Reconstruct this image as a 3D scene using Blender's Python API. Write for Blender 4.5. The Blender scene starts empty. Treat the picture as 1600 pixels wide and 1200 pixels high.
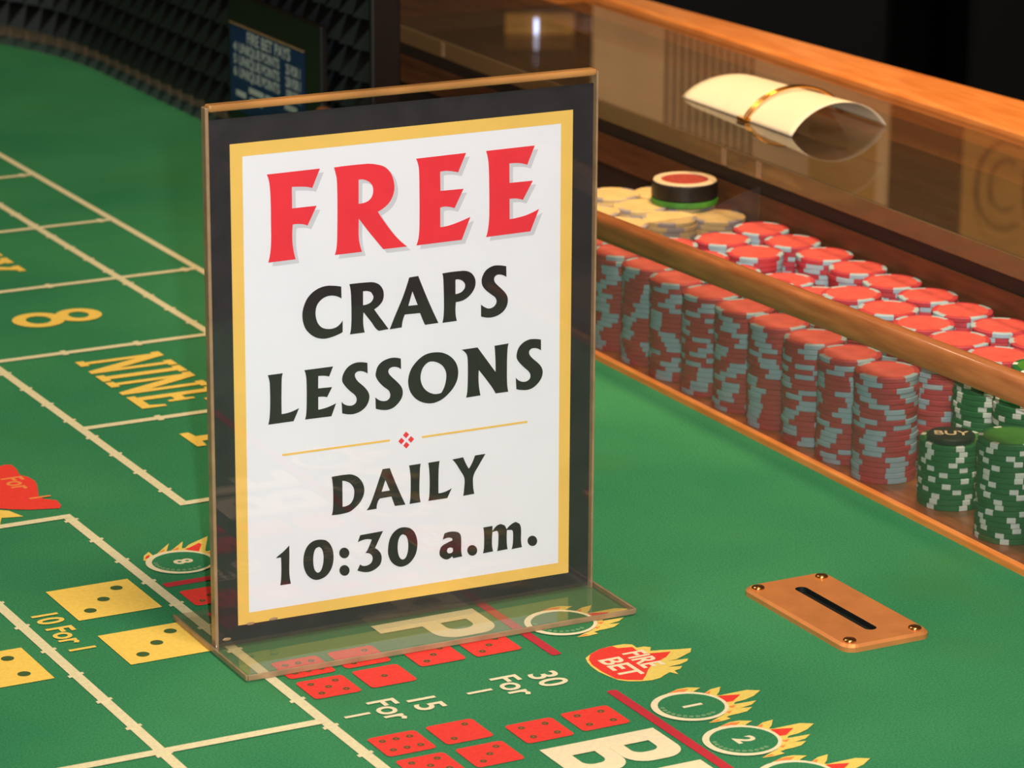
import bpy, bmesh, math, random
from mathutils import Matrix, Vector

random.seed(7)
S = bpy.context.scene
C = S.collection
PI = math.pi

# ------------------------------------------------------------------ camera
cam_d = bpy.data.cameras.new('camera')
cam = bpy.data.objects.new('camera', cam_d)
C.objects.link(cam)
cam_d.sensor_fit = 'HORIZONTAL'
cam_d.sensor_width = 36.0
cam_d.lens = 122.45
cam_d.clip_start = 0.05
RGT = Vector((0.8845, -0.4664, 0.0051)).normalized()
FWD = Vector((0.4487, 0.8478, -0.2826)).normalized()
UPV = RGT.cross(FWD).normalized()
RGT = FWD.cross(UPV).normalized()
CAM = Vector((-0.6609, -1.5736, 0.6473))
m3 = Matrix((RGT, UPV, -FWD)).transposed()
cam.matrix_world = Matrix.Translation(CAM) @ m3.to_4x4()
cam_d.dof.use_dof = True
cam_d.dof.focus_distance = 1.84
cam_d.dof.aperture_fstop = 22
S.camera = cam

# ------------------------------------------------------------------ world, lamps, exposure
wd = bpy.data.worlds.new('room_air')
S.world = wd
wd.use_nodes = True
wd.node_tree.nodes['Background'].inputs[0].default_value = (0.42, 0.30, 0.20, 1)
wd.node_tree.nodes['Background'].inputs[1].default_value = 0.10


def lamp(name, kind, loc, target, power, color, size=0.1, spot=None, blend=0.5):
    d = bpy.data.lights.new(name, kind)
    d.energy = power
    d.color = color
    if kind == 'AREA':
        d.shape = 'DISK'
        d.size = size
    else:
        d.shadow_soft_size = size
    if kind == 'SPOT':
        d.spot_size = spot
        d.spot_blend = blend
    o = bpy.data.objects.new(name, d)
    C.objects.link(o)
    o.location = loc
    o.rotation_euler = (Vector(target) - Vector(loc)).to_track_quat('-Z', 'Y').to_euler()
    return o


# the camera's own flash, just right of and above the lens
lamp('camera_flash', 'SPOT', CAM + RGT * 0.046 + UPV * 0.03, CAM + FWD * 2.3 + RGT * 0.05, 116, (0.94, 0.96, 1.0), 0.013, math.radians(40), 0.9)
# warm casino downlights in the ceiling above the table
lamp('downlight_bank', 'SPOT', (0.82, 0.42, 1.95), (0.80, 0.42, 0.05), 120, (1.0, 0.66, 0.36), 0.16, math.radians(38), 0.7)
lamp('downlight_far', 'AREA', (-0.10, 1.25, 1.85), (0.10, 0.75, 0.0), 12, (1.0, 0.84, 0.56), 0.40)
lamp('downlight_near', 'AREA', (0.15, -0.75, 1.85), (0.25, -0.10, 0.0), 24, (1.0, 0.86, 0.66), 0.50)

S.view_settings.view_transform = 'Standard'
S.view_settings.look = 'None'
S.view_settings.gamma = 1.0
S.view_settings.use_curve_mapping = False
S.view_settings.exposure = 0.0
S.cycles.transparent_max_bounces = 24


# ------------------------------------------------------------------ materials
def lin(c):
    return tuple((x / 255 / 12.92 if x / 255 <= 0.04045 else ((x / 255 + 0.055) / 1.055) ** 2.4) for x in c) + (1.0,)


def mat(name, col, rough=0.6, metal=0.0, var=0.12, scale=60.0, col2=None, bump=0.0, spec=0.4, coat=0.0, emit=0.0, stretch=None, detail=4.0):
    m = bpy.data.materials.new(name)
    m.use_nodes = True
    nt = m.node_tree
    b = nt.nodes['Principled BSDF']
    tc = nt.nodes.new('ShaderNodeTexCoord')
    mp = nt.nodes.new('ShaderNodeMapping')
    if stretch:
        mp.inputs['Scale'].default_value = stretch
    nz = nt.nodes.new('ShaderNodeTexNoise')
    nz.inputs['Scale'].default_value = scale
    nz.inputs['Detail'].default_value = detail
    rp = nt.nodes.new('ShaderNodeValToRGB')
    a = lin(col)
    if col2 is None:
        c0 = tuple(x * (1 - var) for x in a[:3]) + (1,)
        c1 = tuple(min(1, x * (1 + var)) for x in a[:3]) + (1,)
    else:
        c0, c1 = a, lin(col2)
    rp.color_ramp.elements[0].position = 0.32
    rp.color_ramp.elements[1].position = 0.68
    rp.color_ramp.elements[0].color = c0
    rp.color_ramp.elements[1].color = c1
    nt.links.new(tc.outputs['Object'], mp.inputs['Vector'])
    nt.links.new(mp.outputs['Vector'], nz.inputs['Vector'])
    nt.links.new(nz.outputs['Fac'], rp.inputs['Fac'])
    nt.links.new(rp.outputs['Color'], b.inputs['Base Color'])
    b.inputs['Roughness'].default_value = rough
    b.inputs['Metallic'].default_value = metal
    b.inputs['Specular IOR Level'].default_value = spec
    b.inputs['Coat Weight'].default_value = coat
    b.inputs['Coat Roughness'].default_value = 0.08
    if bump:
        bp = nt.nodes.new('ShaderNodeBump')
        bp.inputs['Strength'].default_value = bump
        bp.inputs['Distance'].default_value = 0.002
        nt.links.new(nz.outputs['Fac'], bp.inputs['Height'])
        nt.links.new(bp.outputs['Normal'], b.inputs['Normal'])
    if emit:
        nt.links.new(rp.outputs['Color'], b.inputs['Emission Color'])
        b.inputs['Emission Strength'].default_value = emit
    return m


def acrylic(name, tint=(1, 1, 1), haze=0.0, haze_col=(0.8, 0.7, 0.55), rough=0.02, ior=1.49):
    m = bpy.data.materials.new(name)
    m.use_nodes = True
    nt = m.node_tree
    nt.nodes.remove(nt.nodes['Principled BSDF'])
    out = nt.nodes['Material Output']
    tr = nt.nodes.new('ShaderNodeBsdfTransparent')
    tr.inputs[0].default_value = tint + (1,)
    gl = nt.nodes.new('ShaderNodeBsdfGlossy')
    gl.inputs['Roughness'].default_value = rough
    # Schlick reflectance from the true angle on either side of the thin sheet
    ge = nt.nodes.new('ShaderNodeNewGeometry')
    dt = nt.nodes.new('ShaderNodeVectorMath')
    dt.operation = 'DOT_PRODUCT'
    nt.links.new(ge.outputs['Normal'], dt.inputs[0])
    nt.links.new(ge.outputs['Incoming'], dt.inputs[1])
    f0 = ((ior - 1) / (ior + 1)) ** 2

    def math_node(op, a, b=None):
        n = nt.nodes.new('ShaderNodeMath')
        n.operation = op
        for i, v in enumerate((a, b)):
            if v is None:
                continue
            if isinstance(v, (int, float)):
                n.inputs[i].default_value = v
            else:
                nt.links.new(v, n.inputs[i])
        return n.outputs[0]
    ab = math_node('ABSOLUTE', dt.outputs['Value'])
    pw = math_node('POWER', math_node('SUBTRACT', 1.0, ab), 5.0)
    fr = math_node('ADD', math_node('MULTIPLY', pw, 1 - f0), f0)
    mx = nt.nodes.new('ShaderNodeMixShader')
    nt.links.new(fr, mx.inputs[0])
    if haze:
        nz = nt.nodes.new('ShaderNodeTexNoise')
        nz.inputs['Scale'].default_value = 35
        mr = nt.nodes.new('ShaderNodeMapRange')
        mr.inputs['To Min'].default_value = haze * 0.6
        mr.inputs['To Max'].default_value = haze * 1.4
        nt.links.new(nz.outputs['Fac'], mr.inputs['Value'])
        df = nt.nodes.new('ShaderNodeBsdfDiffuse')
        df.inputs[0].default_value = haze_col + (1,)
        m2 = nt.nodes.new('ShaderNodeMixShader')
        nt.links.new(mr.outputs[0], m2.inputs[0])
        nt.links.new(tr.outputs[0], m2.inputs[1])
        nt.links.new(df.outputs[0], m2.inputs[2])
        nt.links.new(m2.outputs[0], mx.inputs[1])
    else:
        nt.links.new(tr.outputs[0], mx.inputs[1])
    nt.links.new(gl.outputs[0], mx.inputs[2])
    nt.links.new(mx.outputs[0], out.inputs['Surface'])
    return m


M = {}


def felt_material():
    m = mat('green_felt', (50, 122, 82), 0.95, 0, col2=(66, 138, 90), scale=5, bump=0.0, spec=0.05)
    nt = m.node_tree
    b = nt.nodes['Principled BSDF']
    b.inputs['Sheen Weight'].default_value = 0.0
    b.inputs['Sheen Roughness'].default_value = 0.5
    tc = nt.nodes.new('ShaderNodeTexCoord')
    fine = nt.nodes.new('ShaderNodeTexNoise')
    fine.inputs['Scale'].default_value = 900
    fine.inputs['Detail'].default_value = 2
    nt.links.new(tc.outputs['Object'], fine.inputs['Vector'])
    src = b.inputs['Base Color'].links[0].from_socket
    mr = nt.nodes.new('ShaderNodeMapRange')
    mr.inputs['From Min'].default_value = 0.3
    mr.inputs['From Max'].default_value = 0.7
    mr.inputs['To Min'].default_value = 0.78
    mr.inputs['To Max'].default_value = 1.22
    nt.links.new(fine.outputs['Fac'], mr.inputs['Value'])
    mul = nt.nodes.new('ShaderNodeVectorMath')
    mul.operation = 'MULTIPLY'
    nt.links.new(src, mul.inputs[0])
    nt.links.new(mr.outputs[0], mul.inputs[1])
    # olive patches: worn nap, with warm light reflections painted into the colour
    wear_glow = nt.nodes.new('ShaderNodeTexNoise')
    wear_glow.inputs['Scale'].default_value = 7
    wear_glow.inputs['Detail'].default_value = 3
    nt.links.new(tc.outputs['Object'], wear_glow.inputs['Vector'])
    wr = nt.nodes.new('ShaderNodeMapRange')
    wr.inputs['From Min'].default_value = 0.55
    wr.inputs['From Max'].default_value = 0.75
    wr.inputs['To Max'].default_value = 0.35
    nt.links.new(wear_glow.outputs['Fac'], wr.inputs['Value'])
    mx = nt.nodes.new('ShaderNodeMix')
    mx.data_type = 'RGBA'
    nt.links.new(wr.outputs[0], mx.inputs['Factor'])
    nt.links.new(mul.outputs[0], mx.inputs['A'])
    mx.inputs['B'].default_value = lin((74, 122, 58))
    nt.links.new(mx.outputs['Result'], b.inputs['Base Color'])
    bp = nt.nodes.new('ShaderNodeBump')
    bp.inputs['Strength'].default_value = 0.25
    bp.inputs['Distance'].default_value = 0.0008
    nt.links.new(fine.outputs['Fac'], bp.inputs['Height'])
    nt.links.new(bp.outputs['Normal'], b.inputs['Normal'])
    return m


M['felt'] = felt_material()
M['line'] = mat('cream_line_print', (230, 216, 172), 0.85, var=0.08, scale=400)
M['yellow'] = mat('yellow_print', (250, 206, 92), 0.85, var=0.06, scale=400)
M['red'] = mat('red_print', (240, 58, 44), 0.85, var=0.06, scale=400)
M['crimson'] = mat('crimson_bar_print', (196, 40, 52), 0.85, var=0.06, scale=400)
M['cream'] = mat('cream_letter_print', (244, 226, 184), 0.85, var=0.05, scale=400)
M['paleyellow'] = mat('pale_flame_print', (240, 208, 100), 0.85, var=0.06, scale=400)
M['orange'] = mat('orange_flame_print', (244, 140, 70), 0.85, var=0.06, scale=400)
M['pip'] = mat('green_pip_print', (62, 92, 44), 0.9, var=0.08, scale=300)
M['faint'] = mat('faint_small_print', (112, 156, 106), 0.9, var=0.25, scale=900)
M['rail_oak'] = mat('orange_oak', (226, 126, 52), 0.38, col2=(246, 152, 76), scale=40, stretch=(6, 0.6, 6), coat=0.35, spec=0.5)
M['bank_oak'] = mat('bank_oak', (160, 92, 50), 0.42, col2=(190, 116, 66), scale=40, stretch=(6, 0.6, 6), coat=0.25)
M['moulding'] = mat('brown_moulding', (92, 56, 32), 0.55, col2=(112, 70, 40), scale=40, stretch=(6, 0.6, 6))
M['pit_wood'] = mat('dark_pit_wood', (34, 24, 16), 0.7, col2=(46, 34, 22), scale=40, stretch=(6, 0.6, 6))
M['dark_wood'] = mat('dark_walnut', (52, 32, 20), 0.5, col2=(78, 48, 28), scale=30, stretch=(5, 0.6, 5), coat=0.2)
M['ledge_wood'] = mat('brown_ledge_veneer', (66, 40, 25), 0.5, col2=(84, 54, 32), scale=22, stretch=(4, 0.5, 4), coat=0.1)
M['rubber'] = mat('black_rubber', (9, 11, 11), 0.42, var=0.15, scale=200, spec=0.5)
M['backing'] = mat('brown_rubber_backing', (132, 104, 84), 0.8, var=0.12, scale=150)
M['foldfelt'] = mat('dark_felt_fold', (52, 70, 64), 0.9, var=0.1, scale=300)
M['acrylic'] = acrylic('clear_acrylic')
M['foot'] = acrylic('clear_acrylic_foot', (0.95, 0.95, 0.90), 0.05, (0.75, 0.62, 0.45), ior=1.42)  # tan haze puts warm room reflections into the foot's colour
M['guard'] = acrylic('reflection_haze_guard', (0.91, 0.91, 0.91), 0.05, (0.36, 0.31, 0.28), rough=0.05)  # grey haze stands in for reflections on the sheet, put into the colour
M['lid_edge'] = acrylic('frosted_lid_edge', (0.80, 0.66, 0.46), 0.30, (0.42, 0.27, 0.13), rough=0.15)
M['lid'] = acrylic('smoky_acrylic_lid', (0.90, 0.86, 0.80), 0.05, (0.5, 0.36, 0.22), rough=0.015)
M['edge'] = mat('polished_acrylic_edge', (196, 160, 122), 0.18, var=0.15, scale=80, spec=0.6)  # warm tan puts light caught inside the clear edges into the colour
M['edge'].node_tree.nodes['Principled BSDF'].inputs['Transmission Weight'].default_value = 0.45
M['fold'] = mat('light_tinted_fold', (206, 146, 84), 0.2, var=0.25, scale=60, stretch=(0.3, 1, 1), spec=0.6)  # clear fold; overhead lights' internal reflections put into its amber base colour
M['fold'].node_tree.nodes['Principled BSDF'].inputs['Transmission Weight'].default_value = 0.35
M['black_paper'] = mat('black_poster_border', (44, 40, 41), 0.6, var=0.2, scale=60)
M['white_paper'] = mat('white_poster_paper', (236, 234, 238), 0.75, var=0.012, scale=30)
M['gold_print'] = mat('gold_border_print', (240, 194, 96), 0.75, var=0.04, scale=40)
M['red_ink'] = mat('red_ink', (236, 52, 62), 0.7, var=0.03, scale=60)
M['black_ink'] = mat('black_ink', (42, 35, 34), 0.6, var=0.15, scale=120)
M['grey_ink'] = mat('pale_grey_ink', (206, 204, 208), 0.75, var=0.02, scale=60)
M['brass'] = mat('copper_brass', (232, 146, 82), 0.40, 0.4, var=0.08, scale=70)
M['gold'] = mat('polished_gold', (240, 176, 80), 0.15, 1.0, var=0.05, scale=50)
M['screw'] = mat('brass_screw', (206, 150, 92), 0.25, 1.0, var=0.08, scale=200)
M['slot'] = mat('slot_shade', (10, 16, 12), 0.6, var=0.2, scale=80)  # near-black colour stands for the shade down in the slot
M['slip'] = mat('cream_paper_slip', (252, 232, 196), 0.8, var=0.02, scale=60)
M['chip_red'] = mat('red_chip_clay', (190, 62, 68), 0.55, var=0.10, scale=120)
M['chip_redtop'] = mat('red_chip_inlay', (222, 92, 80), 0.5, var=0.14, scale=160)
M['chip_grey'] = mat('blue_grey_chip_spot', (168, 188, 190), 0.55, var=0.06, scale=120)
M['chip_green'] = mat('green_chip_clay', (24, 104, 50), 0.55, var=0.10, scale=120)
M['chip_greentop'] = mat('green_chip_inlay', (70, 134, 44), 0.5, var=0.15, scale=160)
M['chip_white'] = mat('white_chip_spot', (226, 232, 214), 0.55, var=0.05, scale=120)
M['chip_cream'] = mat('cream_chip_clay', (232, 196, 128), 0.55, var=0.08, scale=120)
M['chip_lilac'] = mat('lilac_chip_spot', (176, 160, 150), 0.55, var=0.1, scale=120)
M['chip_maroon'] = mat('maroon_chip_clay', (116, 52, 40), 0.55, var=0.15, scale=120)
M['puck_black'] = mat('black_puck', (30, 26, 22), 0.4, var=0.15, scale=120)
M['puck_ring'] = mat('cream_puck_ring', (236, 206, 160), 0.5, var=0.05, scale=120)
M['puck_red'] = mat('brick_red_puck_label', (176, 70, 56), 0.5, var=0.2, scale=300)
M['card_blue'] = mat('navy_card', (18, 40, 84), 0.5, var=0.15, scale=80)
M['card_text'] = mat('grey_card_lettering', (176, 184, 180), 0.7, var=0.1, scale=300)
M['card_frame'] = mat('black_card_frame', (20, 14, 12), 0.45, var=0.2, scale=60)
M['carpet'] = mat('dark_carpet', (6, 4, 4), 0.95, col2=(10, 7, 6), scale=12)
M['cabinet'] = mat('black_cabinet', (8, 6, 5), 0.6, var=0.2, scale=20)
M['room_wall'] = mat('dark_brown_wall', (58, 34, 22), 0.8, col2=(84, 50, 30), scale=3)
M['sign_tan'] = mat('lit_tan_panel', (206, 160, 108), 0.6, var=0.2, scale=6, emit=0.75)
M['sign_olive'] = mat('lit_olive_panel', (170, 118, 52), 0.6, var=0.12, scale=4, emit=0.8)
M['sign_dark'] = mat('dark_sign_line', (70, 44, 22), 0.6, var=0.1, scale=10)
M['tube'] = mat('cool_white_tube', (200, 214, 255), 0.5, var=0.02, scale=10, emit=8)


# ------------------------------------------------------------------ mesh helpers
def link(name, me, parent=None):
    o = bpy.data.objects.new(name, me)
    C.objects.link(o)
    if parent is not None:
        o.parent = parent
    return o


def obj(name, bm, m, parent=None, smooth=False):
    me = bpy.data.meshes.new(name)
    bm.normal_update()
    bm.to_mesh(me)
    bm.free()
    for x in (m if isinstance(m, (list, tuple)) else [m]):
        me.materials.append(x if not isinstance(x, str) else M[x])
    if smooth:
        for p in me.polygons:
            p.use_smooth = True
    return link(name, me, parent)


def empty(name, loc=(0, 0, 0), rz=0.0):
    o = bpy.data.objects.new(name, None)
    o.empty_display_size = 0.02
    C.objects.link(o)
    o.location = loc
    o.rotation_euler = (0, 0, rz)
    return o


def tag(o, label, cat=None, group=None, kind=None):
    o['label'] = label
    if cat:
        o['category'] = cat
    if group:
        o['group'] = group
    if kind:
        o['kind'] = kind
    return o


def add_box(bm, x0, x1, y0, y1, z0, z1, bev=0.0, seg=2):
    r = bmesh.ops.create_cube(bm, size=1.0)
    vs = r['verts']
    for v in vs:
        v.co = Vector(((x0 + x1) / 2 + v.co.x * (x1 - x0), (y0 + y1) / 2 + v.co.y * (y1 - y0), (z0 + z1) / 2 + v.co.z * (z1 - z0)))
    if bev:
        es = list({e for v in vs for e in v.link_edges})
        bmesh.ops.bevel(bm, geom=es, offset=bev, segments=seg, profile=0.5, affect='EDGES')
    return vs


def box(name, b, m, parent=None, bev=0.0, seg=2):
    bm = bmesh.new()
    add_box(bm, *b, bev=bev, seg=seg)
    return obj(name, bm, m, parent)


def prism(name, pts, z0, z1, m, parent=None):
    bm = bmesh.new()
    lo = [bm.verts.new((x, y, z0)) for x, y in pts]
    hi = [bm.verts.new((x, y, z1)) for x, y in pts]
    bm.faces.new(hi)
    bm.faces.new(lo[::-1])
    n = len(pts)
    for i in range(n):
        bm.faces.new((lo[i], lo[(i + 1) % n], hi[(i + 1) % n], hi[i]))
    bmesh.ops.recalc_face_normals(bm, faces=bm.faces)
    return obj(name, bm, m, parent)


def lathe_bm(prof, seg=32):
    bm = bmesh.new()
    rings = []
    for r, z in prof:
        if r < 1e-6:
            rings.append([bm.verts.new((0, 0, z))])
        else:
            rings.append([bm.verts.new((r * math.cos(2 * PI * k / seg), r * math.sin(2 * PI * k / seg), z)) for k in range(seg)])
    for a, b in zip(rings, rings[1:]):
        for k in range(seg):
            q = (k + 1) % seg
            if len(a) == 1 and len(b) == 1:
                continue
            if len(a) == 1:
                bm.faces.new((a[0], b[q], b[k]))
            elif len(b) == 1:
                bm.faces.new((a[k], a[q], b[0]))
            else:
                bm.faces.new((a[k], a[q], b[q], b[k]))
    bmesh.ops.recalc_face_normals(bm, faces=bm.faces)
    return bm


def tube_bm(pts, r, seg=10):
    bm = bmesh.new()
    rings = []
    n = len(pts)
    for i, p in enumerate(pts):
        p = Vector(p)
        t = (Vector(pts[min(i + 1, n - 1)]) - Vector(pts[max(i - 1, 0)])).normalized()
        a = t.orthogonal().normalized() if abs(t.y) > 0.9 else t.cross(Vector((0, 1, 0))).normalized()
        b = t.cross(a)
        rings.append([bm.verts.new(p + a * r * math.cos(2 * PI * k / seg) + b * r * math.sin(2 * PI * k / seg)) for k in range(seg)])
    for a, b in zip(rings, rings[1:]):
        for k in range(seg):
            bm.faces.new((a[k], a[(k + 1) % seg], b[(k + 1) % seg], b[k]))
    bm.faces.new(rings[0])
    bm.faces.new(rings[-1])
    bmesh.ops.recalc_face_normals(bm, faces=bm.faces)
    return bm


def mesh_from_curve(cu, name):
    o = bpy.data.objects.new('tmp', cu)
    C.objects.link(o)
    dg = bpy.context.evaluated_depsgraph_get()
    me = bpy.data.meshes.new_from_object(o.evaluated_get(dg))
    me.name = name
    bpy.data.objects.remove(o)
    bpy.data.curves.remove(cu)
    return me


def shape(name, polys, m, parent=None, loc=(0, 0, 0), rot=(0, 0, 0), scale=1.0, thick=0.00004):
    """flat print: closed outlines (holes by even-odd) as one thin mesh"""
    cu = bpy.data.curves.new(name, 'CURVE')
    cu.dimensions = '2D'
    cu.fill_mode = 'BOTH'
    cu.extrude = thick
    for pl in polys:
        sp = cu.splines.new('POLY')
        sp.points.add(len(pl) - 1)
        for i, (x, y) in enumerate(pl):
            sp.points[i].co = (x * scale, y * scale, 0, 1)
        sp.use_cyclic_u = True
    me = mesh_from_curve(cu, name)
    me.materials.clear()
    me.materials.append(M[m])
    o = link(name, me, parent)
    o.location = loc
    o.rotation_euler = rot
    return o


def text(name, body, size, m, parent=None, loc=(0, 0, 0), rot=(0, 0, 0), sx=1.0, bold=0.0, align='CENTER', space=1.0):
    cu = bpy.data.curves.new(name, 'FONT')
    cu.body = body
    cu.size = size
    cu.align_x = align
    cu.align_y = 'CENTER'
    cu.offset = bold
    cu.space_character = space
    cu.resolution_u = 4
    cu.extrude = 0.00004
    me = mesh_from_curve(cu, name)
    for v in me.vertices:
        v.co.x *= sx
    me.materials.clear()
    me.materials.append(M[m])
    o = link(name, me, parent)
    o.location = loc
    o.rotation_euler = rot
    return o


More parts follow.
